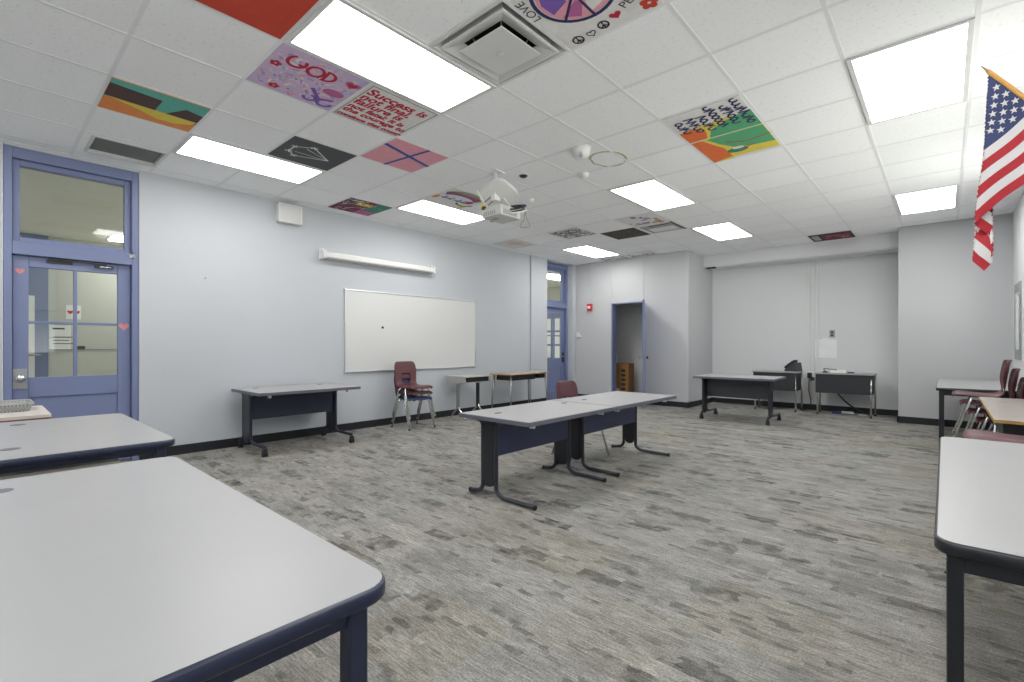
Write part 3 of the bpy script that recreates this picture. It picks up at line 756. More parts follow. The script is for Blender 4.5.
def d_leafB(mb):
    shape(mb, [(-H_, -H_), (-.2, -H_), (-.06, -.05), (-.08, H_-.07), (-H_, H_)], C_orr, 1)
    shape(mb, [(-.2, -H_), (-.1, -.12), (.1, .0), (H_, .12), (H_, .2), (.1, .22), (-.1, H_-.07), (-.1, .0)], C_ye, 2)
    shape(mb, [(-.16, -H_), (H_, -H_), (H_, .1), (.1, .08), (-.02, .02), (-.1, -.12)], C_gn, 3)
    stroke(mb, [(-.05, -.14), (.07, -.05), (.18, -.06), (H_, -.10)], .02, C_rust, 4)
    disc(mb, -.02, .1, .09, C_dgn, 4, .06); disc(mb, .0, .05, .05, C_white, 5, .03); stroke(mb, [(.0, .12), (.12, .05)], .014, C_rust, 6)
    quad(mb, -.1, H_-.05, H_, H_, C_white, 3)
painted(0, 2, C_ye, 'orange, yellow and green ceiling tile with a small turtle shape, farther half of the leaf painting', d_leafB)
def d_scrib(mb):
    rr = random.Random(9)
    for k in range(150):
        x, y = rr.uniform(-.26, .26), rr.uniform(-.26, .26)
        if rr.random() < .5: ring(mb, x, y, rr.uniform(.012, .03), .009, C_slate, 2, 0, rr.uniform(180, 360), 8)
        else: stroke(mb, [(x, y), (x+rr.uniform(-.05, .05), y+rr.uniform(-.05, .05)), (x+rr.uniform(-.05, .05), y+rr.uniform(-.05, .05))], .01, C_slate, 2)
painted(-5, 5, C_white, 'white ceiling tile covered in black scribbles', d_scrib)
def d_dark(mb):
    rr = random.Random(4)
    for k in range(12):
        x, y = rr.uniform(-.2, .2), rr.uniform(-.24, .2); stroke(mb, [(x, y), (x+.02, y+.06)], .012, C_rust, 2)
painted(-4, 6, colour('umber', 66, 62, 56), 'dark brown ceiling tile between the scribbled tile and the collage tiles', d_dark)
def d_collage(seed):
    def f(mb):
        rr = random.Random(seed)
        for k in range(26):
            x, y = rr.uniform(-.26, .18), rr.uniform(-.26, .18); w, h = rr.uniform(.03, .1), rr.uniform(.03, .12)
            quad(mb, x, y, min(H_, x+w), min(H_, y+h), rr.choice([C_white, C_lil, M_grey, C_slate, C_or, C_pur, C_white, M_grey]), 1+k % 4)
    return f
painted(-3, 5, C_white, 'pale ceiling tile with a magazine-like collage, beyond the middle ceiling light', d_collage(1))
def d_frame(mb):
    quad(mb, -.25, -.25, .25, .25, M_grey, 1); quad(mb, -.2, -.05, .2, .2, C_white, 2); stroke(mb, [(.26, -.28), (.26, .28)], .04, C_slate, 3); stroke(mb, [(-.1, -.2), (.2, -.2)], .05, C_slate, 3)
painted(-3, 6, C_white, 'pale grey and white ceiling tile with dark edges, just past the collage tile', d_frame)
def d_dash(seed):
    def f(mb):
        rr = random.Random(seed); y = -.26
        for k in range(7):
            x0 = -.27+.075*k; quad(mb, x0, rr.uniform(.08, .12), x0+rr.uniform(.03, .06), .17, C_slate, 2); quad(mb, x0, rr.uniform(-.1, .0), x0+.05, rr.uniform(.02, .06), rr.choice([M_grey, C_white, C_lil]), 1)
    return f
painted(-6, 9, C_white, 'pale ceiling tile with a row of dark marks touching the lit panel nearest the far blue door', d_dash(6), ny=.68)
painted(-5, 9, C_white, 'pale ceiling tile with a row of dark marks above the closet doorway', d_dash(8), ny=.68)
def d_maroon(mb):
    quad(mb, -.26, -.2, -.16, .2, M_grey, 1)
    quad(mb, -.12, -.2, .26, .22, C_plum, 1)
    rr = random.Random(2)
    for k in range(30):
        x, y = rr.uniform(-.1, .22), rr.uniform(-.15, .18); quad(mb, x, y, x+.03, y+.03, rr.choice([C_crim, C_plum, C_pk, C_crim]), 2)
painted(0, 10, colour('near_black', 40, 30, 34), 'black and crimson ceiling tile above the back soffit', d_maroon, off=(0, .0))
def d_faint(mb):
    rr = random.Random(12)
    for k in range(14): quad(mb, rr.uniform(-.15, .1), -.25+.034*k, rr.uniform(.12, .2), -.235+.034*k, rr.choice([C_rust, C_or, C_white]), 1)
painted(-7, 5, C_white, 'white ceiling tile with faint red marks at the left wall beyond the projector', d_faint)

# ring stain tile, smoke detector and small ceiling sensors
mb = MB(); ring(mb, 0, 0, .16, .028, colour('stain', 190, 180, 150), 1, -140, 140, 26, .2); stroke(mb, [(-.12, -.13), (-.16, -.0), (-.12, .13)], .02, colour('stain', 190, 180, 150), 1)
o = mb.build('ceiling_stain', None, loc=(gx(-1)-.12, gy(1)+.44, CZ-.0003)); tag(o, 'tan ring-shaped water stain on the ceiling beside the smoke detector', 'stain')
def dome(name, px, label, r, h, m, cat, extra=None, grp=None):
    t = thing(name, label, cat, (px[0], px[1], CZ), group=grp)
    b = MB(); b.lathe([(r, 0.003), (r, -h*.35), (r*.92, -h*.6), (r*.62, -h*.95), (r*.2, -h), (.001, -h)], (0, 0, 0), m, 28); b.build('body', None, t)
    c = MB(); c.lathe([(r*1.12, .003), (r*1.12, -.008), (r*.9, -.009)], (0, 0, 0), M_plastic, 28); c.build('base', None, t)
    if extra:
        e = MB(); e.box((r*.3, -r*.8, -h*1.0), (r*.6, -r*.55, -h*.5), M_chrome); e.build('test_button', None, t)
    return t
dome('smoke_detector', (gx(-1.29), gy(1.1)), 'largest round white smoke detector beside the tan ring stain', .085, .09, M_plastic, 'smoke detector', True)
dome('motion_sensor', (gx(-1.84), gy(2.02)), 'small white ceiling sensor between the smoke detector and the middle light', .05, .045, M_plastic, 'sensor')
dome('ceiling_puck', (gx(-2.65), gy(1.36)), 'small round black puck on the ceiling right of the projector mount', .045, .028, M_black, 'sensor')
dome('ceiling_sensor', (gx(-3.43), gy(2.5)), 'little white sensor on the ceiling just behind the projector', .04, .05, M_plastic, 'sensor')

# ================================================================== PROJECTOR
px_, py_ = -3.47, 3.60
t = thing('projector', 'grey ceiling projector on a white mount with looping cables', 'projector', (px_, py_, CZ))
m_ = MB(); m_.box((-.07, -.07, -.012), (.07, .07, .0)); m_.tube([(0, 0, -.01), (0, 0, -.16)], .018); m_.box((-.03, -.04, -.30), (.03, .04, -.14))
m_.build('mount_pole', M_plastic, t, bevel=.003)
s_ = MB()
s_.prism(rrect(-.18, -.16, .18, .16, .10), 'z', -.03, .015, M_plastic)
for k in (-1, 0): s_.box((-.16, -.012+.05*k, -.034), (-.02, .004+.05*k, -.028), M_grey)
so = s_.build('mount_shell', None, t, loc=(.02, .03, -.235), bevel=.006, rot=(R(-28), R(-22), R(0)))
b_ = MB(); b_.prism(rrect(-.09, -.11, .18, .20, .02), 'z', -.49, -.385)
bo = b_.build('body', mat('projector_grey', srgb(196, 196, 194), .4, var=.02), t, bevel=.008)
v_ = MB()
for k in range(7): v_.box((.179, -.07+.03*k, -.475), (.183, -.055+.03*k, -.425), M_grey)
v_.build('vent', None, bo)
v_ = MB()
for k in range(6): v_.box((-.06+.03*k, -.113, -.475), (-.045+.03*k, -.109, -.435), M_grey)
v_.build('vent', None, bo)
v_ = MB(); v_.box((-.04, -.03, -.493), (.05, .02, -.489), M_grey); v_.build('filter_cover', None, bo)
l_ = MB(); l_.lathe([(.05, 0), (.05, -.02), (.038, -.022), (.036, -.008), (.001, -.008)], (-.09, .06, -.44), M_black, 20, 'x'); l_.build('lens', None, bo)
for k, (a, r_) in enumerate(((0, 1), (1.2, .8), (2.2, 1.1))):
    c_ = MB(); P = []
    for q in range(30):
        u = q/29; P.append((.165+.075*math.cos(a+u*9.5)*r_*(.6+.4*u), .15+.12*math.sin(a+u*9.5)*r_, -.365-.02*k+.05*math.sin(u*9+k)))
    c_.tube(P, .0085, M_black if k < 2 else M_plastic, 7); c_.build('cable', None, t)
c_ = MB(); c_.tube(fillet([(.19, .25, -.38), (.18, .26, -.46), (.13, .23, -.555), (.23, .30, -.555), (.20, .26, -.46), (.20, .25, -.38)], .03), .004, M_grey, 6); c_.build('cable_loop', None, t)
c_ = MB(); c_.tube([(-.02, -.24, -.25), (.0, -.12, -.40)], .006, M_plastic, 6); c_.build('strut', None, t)
c_ = MB(); c_.box((-.10, -.12, -.395), (-.06, -.08, -.355), C_ye); c_.box((-.07, -.13, -.405), (-.04, -.09, -.375), M_black); c_.build('plug', None, t)
c_ = MB(); c_.tube(fillet([(.015, .0, -.02), (.04, .02, -.12), (.03, .03, -.2), (.06, .06, -.27), (.10, .13, -.36)], .05), .007, M_plastic, 7); c_.build('cable', None, t)

# ================================================================== LEFT WALL THINGS
t = thing('wall_speaker', 'square white wall speaker near the ceiling, left of the screen case', 'speaker', (WXL, 2.61, 2.815))
b = MB(); b.box((.0, -.145, -.118), (.11, .145, .115)); b.build('cabinet', M_plastic, t, bevel=.01)
b = MB(); b.box((.108, -.128, -.1), (.116, .128, .1)); b.build('grille', mat('speaker_cloth', srgb(214, 214, 214), .8, var=.03, scale=90, bump=.4, bscale=500), t, bevel=.004)
b = MB(); b.box((.0, -.05, .112), (.07, .05, .13), M_steel); b.box((.02, -.075, .115), (.05, -.03, .132)); b.build('bracket', M_plastic, t)

ya, yb2 = 3.05, 4.86
t = thing('projection_screen', 'white rolled-up projection screen case mounted above the whiteboard', 'projection screen', (WXL, (ya+yb2)/2, 2.375))
hl = (yb2-ya)/2
b = MB(); b.prism(rrect(.035, -.045, .125, .04, .025), 'y', -hl, hl, M_plastic); b.build('case', None, t)
b = MB(); b.box((.05, -hl+.02, -.062), (.095, hl-.02, -.043), M_grey); b.build('slat', None, t, bevel=.004)
for sgn in (-1, 1):
    b = MB(); b.box((.003, sgn*hl-.03, -.06), (.02, sgn*hl+.03, .085)); b.box((.003, sgn*hl-.022, -.055), (.13, sgn*hl+.022, .05)); b.box((.01, sgn*hl-.015, .05), (.06, sgn*hl+.015, .08)); b.build('end_bracket', M_plastic, t, bevel=.006)
b = MB(); b.tube([(.085, hl*.98, -.06), (.085, hl*.98, -.075)], .01, M_plastic); b.build('pull_knob', None, t)

wy0, wy1, wz0, wz1 = 3.38, 5.865, .80, 1.955
t = thing('whiteboard', 'large wall whiteboard with thin aluminium frame', 'whiteboard', (WXL, (wy0+wy1)/2, (wz0+wz1)/2))
hw, hh = (wy1-wy0)/2, (wz1-wz0)/2
b = MB(); b.box((.002, -hw+.01, -hh+.01), (.018, hw-.01, hh-.01)); b.build('surface', M_board, t)
b = MB(); e = .018
for lo, hi in (((0, -hw, -hh), (.026, hw, -hh+e)), ((0, -hw, hh-e), (.026, hw, hh)), ((0, -hw, -hh+e), (.026, -hw+e, hh-e)), ((0, hw-e, -hh+e), (.026, hw, hh-e))): b.box(lo, hi)
b.build('frame', M_alu, t, bevel=.004)
for y, z in ((-hw, hh), (hw, hh), (-hw, -hh), (hw, -hh)):
    b = MB(); b.cbox((.015, y*.998, z*.996), (.03, .022, .022), M_alu); b.build('corner_cap', None, t, bevel=.004)
b = MB(); b.lathe([(.018, 0), (.018, .008), (.014, .011), (.001, .011)], (0, 0, 0), M_black, 18, 'x')
o = b.build('magnet', None, loc=(WXL+.019, 3.98, 1.44)); tag(o, 'small round dark magnet on the whiteboard', 'magnet')
b = MB(); b.lathe([(.008, 0), (.006, .012), (.001, .013)], (0, 0, 0), M_grey, 10, 'x')
o = b.build('wall_screw', None, loc=(WXL, 1.71, 1.93)); tag(o, 'tiny screw left in the wall beside the near door', 'screw')

# fire strobe with its conduit, thermostat
t = thing('fire_alarm', 'red fire alarm strobe on the wall between far blue door and closet doorway', 'fire alarm', (-5.77, YC, 2.01))
b = MB(); b.box((-.06, -.05, -.075), (.06, 0, .075)); b.build('housing', M_red, t, bevel=.008)
b = MB(); b.prism([(-.035, -.03), (.035, -.03), (.035, .025), (-.035, .025)], 'y', -.066, -.048, M_plastic); b.build('strobe_lens', None, t, bevel=.006)
b = MB(); b.box((-.009, -.010, .075), (.009, .0, CZ-2.01-.002)); b.build('raceway', M_wall, t)
t = thing('thermostat', 'small white thermostat on the wall beside the far blue door', 'thermostat', (-6.09, YC, 1.41))
b = MB(); b.box((-.035, -.025, -.055), (.035, 0, .055)); b.build('housing', M_plastic, t, bevel=.005)
b = MB(); b.box((-.0, -.045, -.05), (.10, -.0, -.01)); b.build('lever', M_plastic, t, bevel=.004)

# ================================================================== BACK WALL THINGS
for x, z0, lab in ((-1.86, .14, 'leftmost of the three white wall conduits rising to the soffit'), (-1.80, .3, 'middle of the three white wall conduits rising to the soffit'), (-1.725, .72, 'rightmost white wall conduit, ending at the outlet box beside the right back desk')):
    b = MB(); b.box((x-.016, YB-.024, z0), (x+.016, YB-.001, 2.73), M_plastic); tag(b.build('wall_conduit', None, bevel=.003), lab, 'conduit', 'wall conduits')
t = thing('outlet_box', 'white surface outlet box at the foot of the rightmost conduit', 'outlet', (-1.70, YB, .42))
b = MB(); b.box((-.04, -.045, -.08), (.04, 0, .30)); b.build('box', M_plastic, t, bevel=.006)
b = MB(); b.box((-.02, -.047, -.06), (.02, -.044, -.03), M_black); b.build('socket', None, t)
t = thing('power_adapter', 'black plug-in power adapter with cord on the conduit outlet between the back desks', 'adapter', (-1.82, YB, .60))
b = MB(); b.box((-.045, -.05, -.06), (.045, 0, .10), M_plastic); b.build('outlet_plate', None, t, bevel=.006)
b = MB(); b.box((-.05, -.11, -.02), (.02, -.05, .08)); b.box((.0, -.10, -.06), (.06, -.05, .0)); b.build('body', M_black, t, bevel=.01)
b = MB(); b.tube(fillet([(-.02, -.08, -.02), (-.03, -.10, -.25), (.02, -.12, -.42), (-.0, -.16, -.55), (-.08, -.2, -.59)], .08), .008, M_black, 8); b.build('cord', None, t)
t = thing('wall_outlet', 'small grey double outlet plate high on the back wall', 'outlet', (-1.50, YB, 1.385))
b = MB(); b.box((-.04, -.012, -.065), (.04, 0, .065)); b.build('plate', M_grey, t, bevel=.004)
b = MB(); b.box((-.016, -.016, .012), (.016, -.011, .04)); b.build('socket', M_dark, t)
b = MB(); b.box((-.016, -.016, -.04), (.016, -.011, -.012)); b.build('socket', M_dark, t)
b = MB(); b.box((-.165, -.004, -.165), (.17, 0, .165)); b.box((-.05, -.004, .165), (.04, 0, .19))
o = b.build('blank_cover', mat('cover_paint', srgb(236, 237, 238), .6), loc=(-1.60, YB, 1.12)); tag(o, 'pale square cover patch on the back wall below the double outlet', 'cover plate')

# ================================================================== CLOSET CONTENTS
t = thing('cardboard_box', 'tall brown cardboard box standing inside the closet doorway', 'box', (-5.30, 9.55, 0), R(8))
b = MB(); b.box((-.20, -.17, 0), (.20, .17, .78)); bb = b.build('carton', M_card, t, bevel=.006)
b = MB()
for k in range(5): b.box((.04, -.1735, .2+.1*k), (.13, -.169, .26+.1*k), M_ink)
b.build('printing', None, bb)
b = MB(); b.box((-.18, -.174, .05), (.0, -.17, .24), M_paper); b.build('label', None, bb)
b = MB(); b.lathe([(.05, 0), (.06, .03), (.055, .4), (.03, .5), (.012, .54)], (0, 0, 0), M_plastic, 16)
tag(b.build('white_tube', None, loc=(-5.60, 9.78, .5)), 'white bottle-like tube standing behind the cardboard box in the closet', 'tube')
b = MB(); b.box((-.2, -.14, 0), (.12, .14, .5)); tag(b.build('storage_crate', M_char, loc=(-5.66, 9.78, 0), bevel=.02), 'dark crate in the closet, left of the cardboard box', 'crate')

# ================================================================== TRAINING TABLES (panel legs)
def training_table(label, loc, rz, L, W, Ht, metal, panel, top, caster, group='panel-leg training tables', grom=((-.33, -.28), (.33, -.28)), legx=None, yl=(-.21, -.065), feet=(-.345, .31)):
    """local x = length, +y = the sitter's side"""
    t = thing('training_table', label, 'table', loc, rz, group)
    b = MB(); b.prism(rrect(-L/2, -W/2, L/2, W/2, .012, 3), 'z', Ht-.03, Ht); tp = b.build('tabletop', top, t)
    b = MB(); o1 = rrect(-L/2-.002, -W/2-.002, L/2+.002, W/2+.002, .014, 3); o2 = rrect(-L/2+.006, -W/2+.006, L/2-.006, W/2-.006, .008, 3)
    n = len(o1)
    A = [b.bm.verts.new((x, y, Ht-.003)) for x, y in o1]; B = [b.bm.verts.new((x, y, Ht-.032)) for x, y in o1]
    C = [b.bm.verts.new((x, y, Ht+.0006)) for x, y in o2]; D = [b.bm.verts.new((x, y, Ht-.032)) for x, y in o2]
    for i in range(n):
        j = (i+1) % n; b.face([A[i], A[j], B[j], B[i]]); b.face([C[i], C[j], A[j], A[i]]); b.face([B[i], B[j], D[j], D[i]])
    b.build('edge_band', M_edge, tp)
    for gu, gv in grom:
        b = MB(); b.prism([(gu*L + .035*math.cos(2*PI*k/16), gv*W + .022*math.sin(2*PI*k/16)) for k in range(16)], 'z', Ht-.001, Ht+.003); b.build('grommet', M_edge, tp)
    lx = legx or (L/2-.11)
    for sx in (-1, 1):
        x = sx*lx; y0, y1 = yl; f0, f1 = feet
        b = MB()
        # panel with a scalloped foot between two bent tubes
        pts = [(y0+.01, .15)]
        for k in range(9): a = PI + PI*k/8; pts.append(((y0+y1)/2 + (abs(y1-y0)/2-.02)*math.cos(a), .12 + .035*math.sin(a)))
        pts += [(y1-.01, .15), (y1-.01, Ht-.05), (y0+.01, Ht-.05)]
        b.prism(pts, 'x', x-.014, x+.014)
        lg = b.build('leg', M_black if metal is M_charm else metal, t, bevel=.004)
        r = .0165; zf = .10 if caster else .022
        b = MB(); b.tube(fillet([(x, f0*.85, Ht-.045), (x, y0, Ht-.06), (x, y0, zf+.02), (x, f0, zf-.0)], .10, 7), r, metal, 12); b.build('rear_tube', None, lg)
        b = MB(); b.tube(fillet([(x, y1+.16, Ht-.045), (x, y1, Ht-.06), (x, y1, zf+.035), (x, y1+.06, zf+.003), (x, f1, zf)], .05, 7), r, metal, 12); b.build('front_tube', None, lg)
        if caster:
            for yy in (f0, f1):
                b = MB(); b.lathe([(.024, -.011), (.028, -.007), (.028, .007), (.024, .011)], (x-.014, yy, .028), M_rub, 16, 'x'); b.lathe([(.024, -.011), (.028, -.007), (.028, .007), (.024, .011)], (x+.014, yy, .028), M_rub, 16, 'x')
                b.box((x-.02, yy-.018, .04), (x+.02, yy+.018, .085), M_black); b.build('caster', None, lg)
        else:
            for fa, e in ((f1, .012), (f0, -.012)):
                b = MB(); b.tube([(x, fa-e*.1, zf), (x, fa+e, zf)], r+.002, M_rub, 12); b.build('end_cap', None, lg)
    ym = (y0+y1)/2+.07
    b = MB(); b.box((-lx+.014, ym-.009, Ht*.51), (lx-.014, ym+.009, Ht-.035)); b.build('modesty_panel', panel, t, bevel=.002)
    for sx in (-1, 1):
        b = MB(); b.box((sx*(L/2-.13)-.012, W/2-.1, Ht-.065), (sx*(L/2-.13)+.012, W/2-.06, Ht-.03)); b.build('hook', M_plastic, t, bevel=.003)
    return t
training_table('dark blue panel-leg table on casters against the left wall, beside the near door', (-5.67, 2.53, 0), R(-90), 1.16, .83, .682, M_navyd, M_navydp, M_topg, True, feet=(-.36, .34), yl=(-.26, -.05), legx=.50)
training_table('grey-topped panel-leg table in the middle of the room, the nearer one of the joined pair', (-2.484, 3.130, 0), R(-90), 1.19, .725, .646, M_charm, M_navyp, M_topg, False, legx=.475, grom=((.33, -.17), (-.41, -.17)))
training_table('grey-topped panel-leg table in the middle of the room, the farther one of the joined pair', (-2.484, 4.358, 0), R(-90), 1.25, .725, .646, M_charm, M_navyp, M_topg, False, legx=.525, grom=((.31, -.19),))
training_table('charcoal panel-leg table on casters in front of the back wall desks', (-2.42, 8.05, 0), 0, 1.16, .80, .69, M_charm, M_char, M_topg, True, feet=(-.27, .38), yl=(-.20, -.05), legx=.485)

# ================================================================== LAMINATE TABLES (four square legs, dark edge)
def laminate_table(label, x0, y0, x1, y1, Ht, edge, metal, top=M_top, r=.06, adj=False, ins=.045, lh=.021, ap=.085, fx=0):
    cx, cy = (x0+x1)/2, (y0+y1)/2; hx, hy = (x1-x0)/2, (y1-y0)/2
    t = thing('laminate_table', label, 'table', (cx, cy, 0), 0, 'grey laminate tables')
    b = MB(); b.prism(rrect(-hx+.006, -hy+.006, hx-.006, hy-.006, r), 'z', Ht-.028, Ht+.0008, top); tp = b.build('tabletop', None, t)
    b = MB(); o = rrect(-hx, -hy, hx, hy, r+.004); q = rrect(-hx+.0055, -hy+.0055, hx-.0055, hy-.0055, r-.002); n = len(o)
    rings = []
    for src, z in ((q, Ht+.0004), (o, Ht-.006), (o, Ht-.028), (q, Ht-.034)): rings.append([b.bm.verts.new((x, y, z)) for x, y in src])
    for k in range(4):
        for i in range(n): b.face([rings[k][i], rings[k][(i+1) % n], rings[(k+1) % 4][(i+1) % n], rings[(k+1) % 4][i]], edge, True)
    b.build('edge_band', None, tp)
    b = MB(); a = ins+.008; az = Ht-ap
    for lo, hi in (((-hx+a, -hy+a, az), (hx-a, -hy+a+.02, Ht-.03)), ((-hx+a, hy-a-.02, az), (hx-a, hy-a, Ht-.03)), ((-hx+a, -hy+a, az), (-hx+a+.02, hy-a, Ht-.03)), ((hx-a-.02, -hy+a, az), (hx-a, hy-a, Ht-.03))): b.box(lo, hi)
    b.build('apron', metal, t, bevel=.002)
    for sx in (-1, 1):
        for sy in (-1, 1):
            x, y = sx*(hx-ins-.018), sy*(hy-ins-.018)
            b = MB(); b.box((x-lh, y-lh, .13 if adj else 0), (x+lh, y+lh, Ht-.03), metal); lg = b.build('leg', None, t, bevel=.005)
            if adj:
                b = MB(); b.box((x-.013, y-.013, .012), (x+.013, y+.013, .15), M_chrome)
                for k in range(5): b.tube([(x-.0145, y, .03+.022*k), (x+.0145, y, .03+.022*k)], .005, M_dark, 8); b.tube([(x, y-.0145, .03+.022*k), (x, y+.0145, .03+.022*k)], .005, M_dark, 8)
                b.lathe([(.022, 0), (.022, .008), (.012, .014)], (x, y, 0), M_black, 14); b.build('adjustable_foot', None, lg)
    return t
T_near = laminate_table('large grey laminate table with dark blue edge, nearest in the foreground', -2.485, -.19, -.83, .575, .70, M_edgek, M_navy)
b = MB(); b.prism([(.03*math.cos(2*PI*k/16), .03*math.sin(2*PI*k/16)) for k in range(16)], 'z', 0, .0015); b.build('grommet', M_edge, T_near, loc=(-.635, -.14, .7005))
T_second = laminate_table('grey laminate table with dark blue edge in front of the near door', -4.33, -.08, -2.90, .685, .70, M_edgek, M_navy, ap=.066)
for x, y in ((-.514, -.137), (.43, -.20)):
    b = MB(); b.prism([(.035*math.cos(2*PI*k/16), .035*math.sin(2*PI*k/16)) for k in range(16)], 'z', 0, .0015); b.build('grommet', M_edge, T_second, loc=(x, y, .7005))
b = MB(); b.box((-.16, -.25, .53), (.27, .22, .548), M_deskg); b.box((.268, -.25, .528), (.276, .22, .55), mat('cream_edge', srgb(214, 210, 196), .5)); b.build('under_shelf', None, T_second)
laminate_table('white-topped laminate table with black edge against the right-hand side, closest to the viewer', -.020, 1.57, .67, 3.39, .70, M_black, M_black, r=.045, adj=True, ins=.021, lh=.016, ap=.075)
laminate_table('white-topped table with black legs in front of the protruding wall block', -.075, 7.18, .63, 9.2, .705, M_black, M_black, r=.012, ins=.03, lh=.022)

# small desk and basket by the near door
t = thing('side_desk', 'small light desk with brown edge at the left edge, beside the near door', 'desk', (-4.87, .02, -.0))
b = MB(); b.prism(rrect(-.36, -.32, .36, .32, .02), 'z', .690, .710, mat('pale_laminate', srgb(206, 198, 192), .4, var=.02)); b.build('desktop', None, t)
b = MB(); b.prism(rrect(-.362, -.322, .362, .322, .022), 'z', .680, .691, mat('brown_edge', srgb(120, 78, 66), .5)); b.build('edge_band', None, t)
b = MB(); b.box((-.3, -.26, .55), (.3, .26, .68)); b.build('book_box', M_navy, t, bevel=.01)
for sx in (-1, 1):
    for sy in (-1, 1):
        b = MB(); b.tube([(sx*.29, sy*.25, .64), (sx*.32, sy*.28, .0)], .014, M_chrome); b.build('leg', None, t)
t = thing('woven_basket', 'low grey-white woven basket on the small desk by the near door', 'basket', (-4.99, .07, .711), R(0))
b = MB(); o1 = rrect(-.17, -.20, .17, .20, .03); o0 = rrect(-.15, -.18, .15, .18, .03); oi = rrect(-.158, -.188, .158, .188, .026); o2 = rrect(-.14, -.17, .14, .17, .026); n = len(o1)
rr_ = [[b.bm.verts.new((x, y, z)) for x, y in src] for src, z in ((o0, 0), (o1, .05), (oi, .05), (o2, .006))]
for k in range(3):
    for i in range(n): b.face([rr_[k][i], rr_[k][(i+1) % n], rr_[k+1][(i+1) % n], rr_[k+1][i]])
b.face(rr_[0]); b.face(rr_[3]); b.build('tray', M_woven, t)
b = MB(); P = [(x, y, .052) for x, y in rrect(-.168, -.198, .168, .198, .03)]; b.tube(P+[P[0]], .009, M_woven, 8); b.build('rim', None, t)

# ================================================================== SCHOOL CHAIRS
def make_chair(label, loc, rz, m, group, wing=.008):
    """faces +x; one moulded shell on a chrome A-frame"""
    t = thing('school_chair', label, 'chair', loc, rz, group)
    prof = [(.222, .405, .140), (.226, .425, .170), (.212, .441, .178), (.15, .443, .182), (.07, .436, .184), (-.02, .430, .184), (-.10, .430, .182), (-.155, .440, .18), (-.19, .466, .178), (-.203, .503, .178), (-.211, .553, .18), (-.218, .60, .184), (-.226, .65, .188), (-.234, .70, .186), (-.243, .746, .176), (-.25, .773, .156), (-.264, .782, .13)]
    b = MB(); NC = 10; rows = []
    for k, (x, z, w) in enumerate(prof):
        row = []
        for c in range(NC+1):
            u = -1+2*c/NC
            yy = u*w
            back = max(0, min(1, (z-.47)/.12)) if k > 6 else 0
            curl = abs(u)**3
            xx = x + back*wing*curl; zz = z + (1-back)*(.016*abs(u)**2 - .03*max(0, abs(u)-.8)/.2)
            row.append(b.bm.verts.new((xx, yy, zz)))
        rows.append(row)
    for k in range(len(rows)-1):
        for c in range(NC):
            if 8 <= k <= 10 and 3 <= c <= 6: continue      # hand hole
            b.face([rows[k][c], rows[k][c+1], rows[k+1][c+1], rows[k+1][c]], m, True)
    b.build('seat_shell', None, t, solid=.009, subsurf=1)
    for sy in (-1, 1):
        for nm, p0, p1 in (('front', (.07, sy*.201, .395), (.21, sy*.214, .012)), ('rear', (-.07, sy*.201, .395), (-.222, sy*.214, .012))):
            b = MB(); b.tube(fillet([(p0[0], sy*.10, .404), (p0[0], p0[1], .402), p1], .035), .0115, M_chrome, 10)
            lg = b.build('leg', None, t)
            b = MB(); b.tube([(p1[0], p1[1], .022), (p1[0]+.004*(1 if nm == 'front' else -1), p1[1]+sy*.001, .0)], .0122, M_rub if m is not M_maroon else M_grey, 10); b.build('glide', None, lg)
    b = MB(); b.tube([(.07, -.11, .404), (.07, .11, .404)], .011, M_chrome, 8); b.tube([(-.07, -.11, .404), (-.07, .11, .404)], .011, M_chrome, 8); b.box((-.07, -.03, .402), (.07, .03, .408), M_black); b.build('seat_frame', None, t)
    return t
G1 = 'stacked chairs under the whiteboard'
c_navy = make_chair('navy plastic chair with chrome legs, bottom of the stack under the whiteboard', (-5.68, 4.20, 0), R(-2), M_bluechair, G1)
c_mar = make_chair('maroon plastic chair, middle of the stack under the whiteboard', (-5.674, 4.20, .080), R(-2), M_maroon, G1)
dup(c_mar, (-5.668, 4.20, .160), R(-2), 'maroon plastic chair, topmost of the stack under the whiteboard', G1)
c_wing = make_chair('single maroon chair tucked behind the middle tables', (-2.92, 4.36, 0), R(-3), M_maroon, 'single maroon chairs', .045)
for k, lab in enumerate(('maroon chair at the bottom of the short stack between the two right-hand tables', 'middle maroon chair of the short stack between the two right-hand tables', 'topmost maroon chair of the short stack just beyond the closest right-hand tabletop')):
    dup(c_mar, (.335-.010*k, 4.10, .094*k), R(180), lab, 'short stack of chairs on the right')
for k, lab in enumerate(('maroon chair at the bottom of the right-hand stack', 'second maroon chair from the bottom of the right-hand stack', 'third maroon chair from the bottom of the right-hand stack', 'topmost maroon chair of the right-hand stack')):
    dup(c_wing, (.43-.058*k, 6.72, .0+.085*k), R(180), lab, 'stacked chairs on the right').scale = (.88, 1, 1)

# ================================================================== SCHOOL DESKS BY THE LEFT WALL
t = thing('pedestal_desk', 'grey open-front school desk on two splayed pedestals right of the chair stack', 'desk', (-5.815, 5.39, 0))
def tf(x, z): return (x, z)
Hd = .685
b = MB(); b.box((-.25, -.285, Hd-.018), (.25, .285, Hd)); b.build('desktop', M_deskg, t, bevel=.006)
b = MB()
for y in (-.275, .265):
    b.prism([(-.24, Hd-.018), (.22, Hd-.018), (.25, Hd-.10), (-.20, Hd-.12)], 'y', y, y+.01)
b.prism([(-.24, Hd-.018), (-.23, Hd-.018), (-.19, Hd-.12), (-.20, Hd-.12)], 'y', -.265, .265); b.prism([(-.20, Hd-.12), (-.2, Hd-.112), (.25, Hd-.092), (.25, Hd-.10)], 'y', -.265, .265)
b.build('book_box', M_deskg, t)
b = MB(); b.box((-.18, -.262, Hd-.1), (.20, .262, Hd-.022), M_black); b.build('inner_liner', None, t)
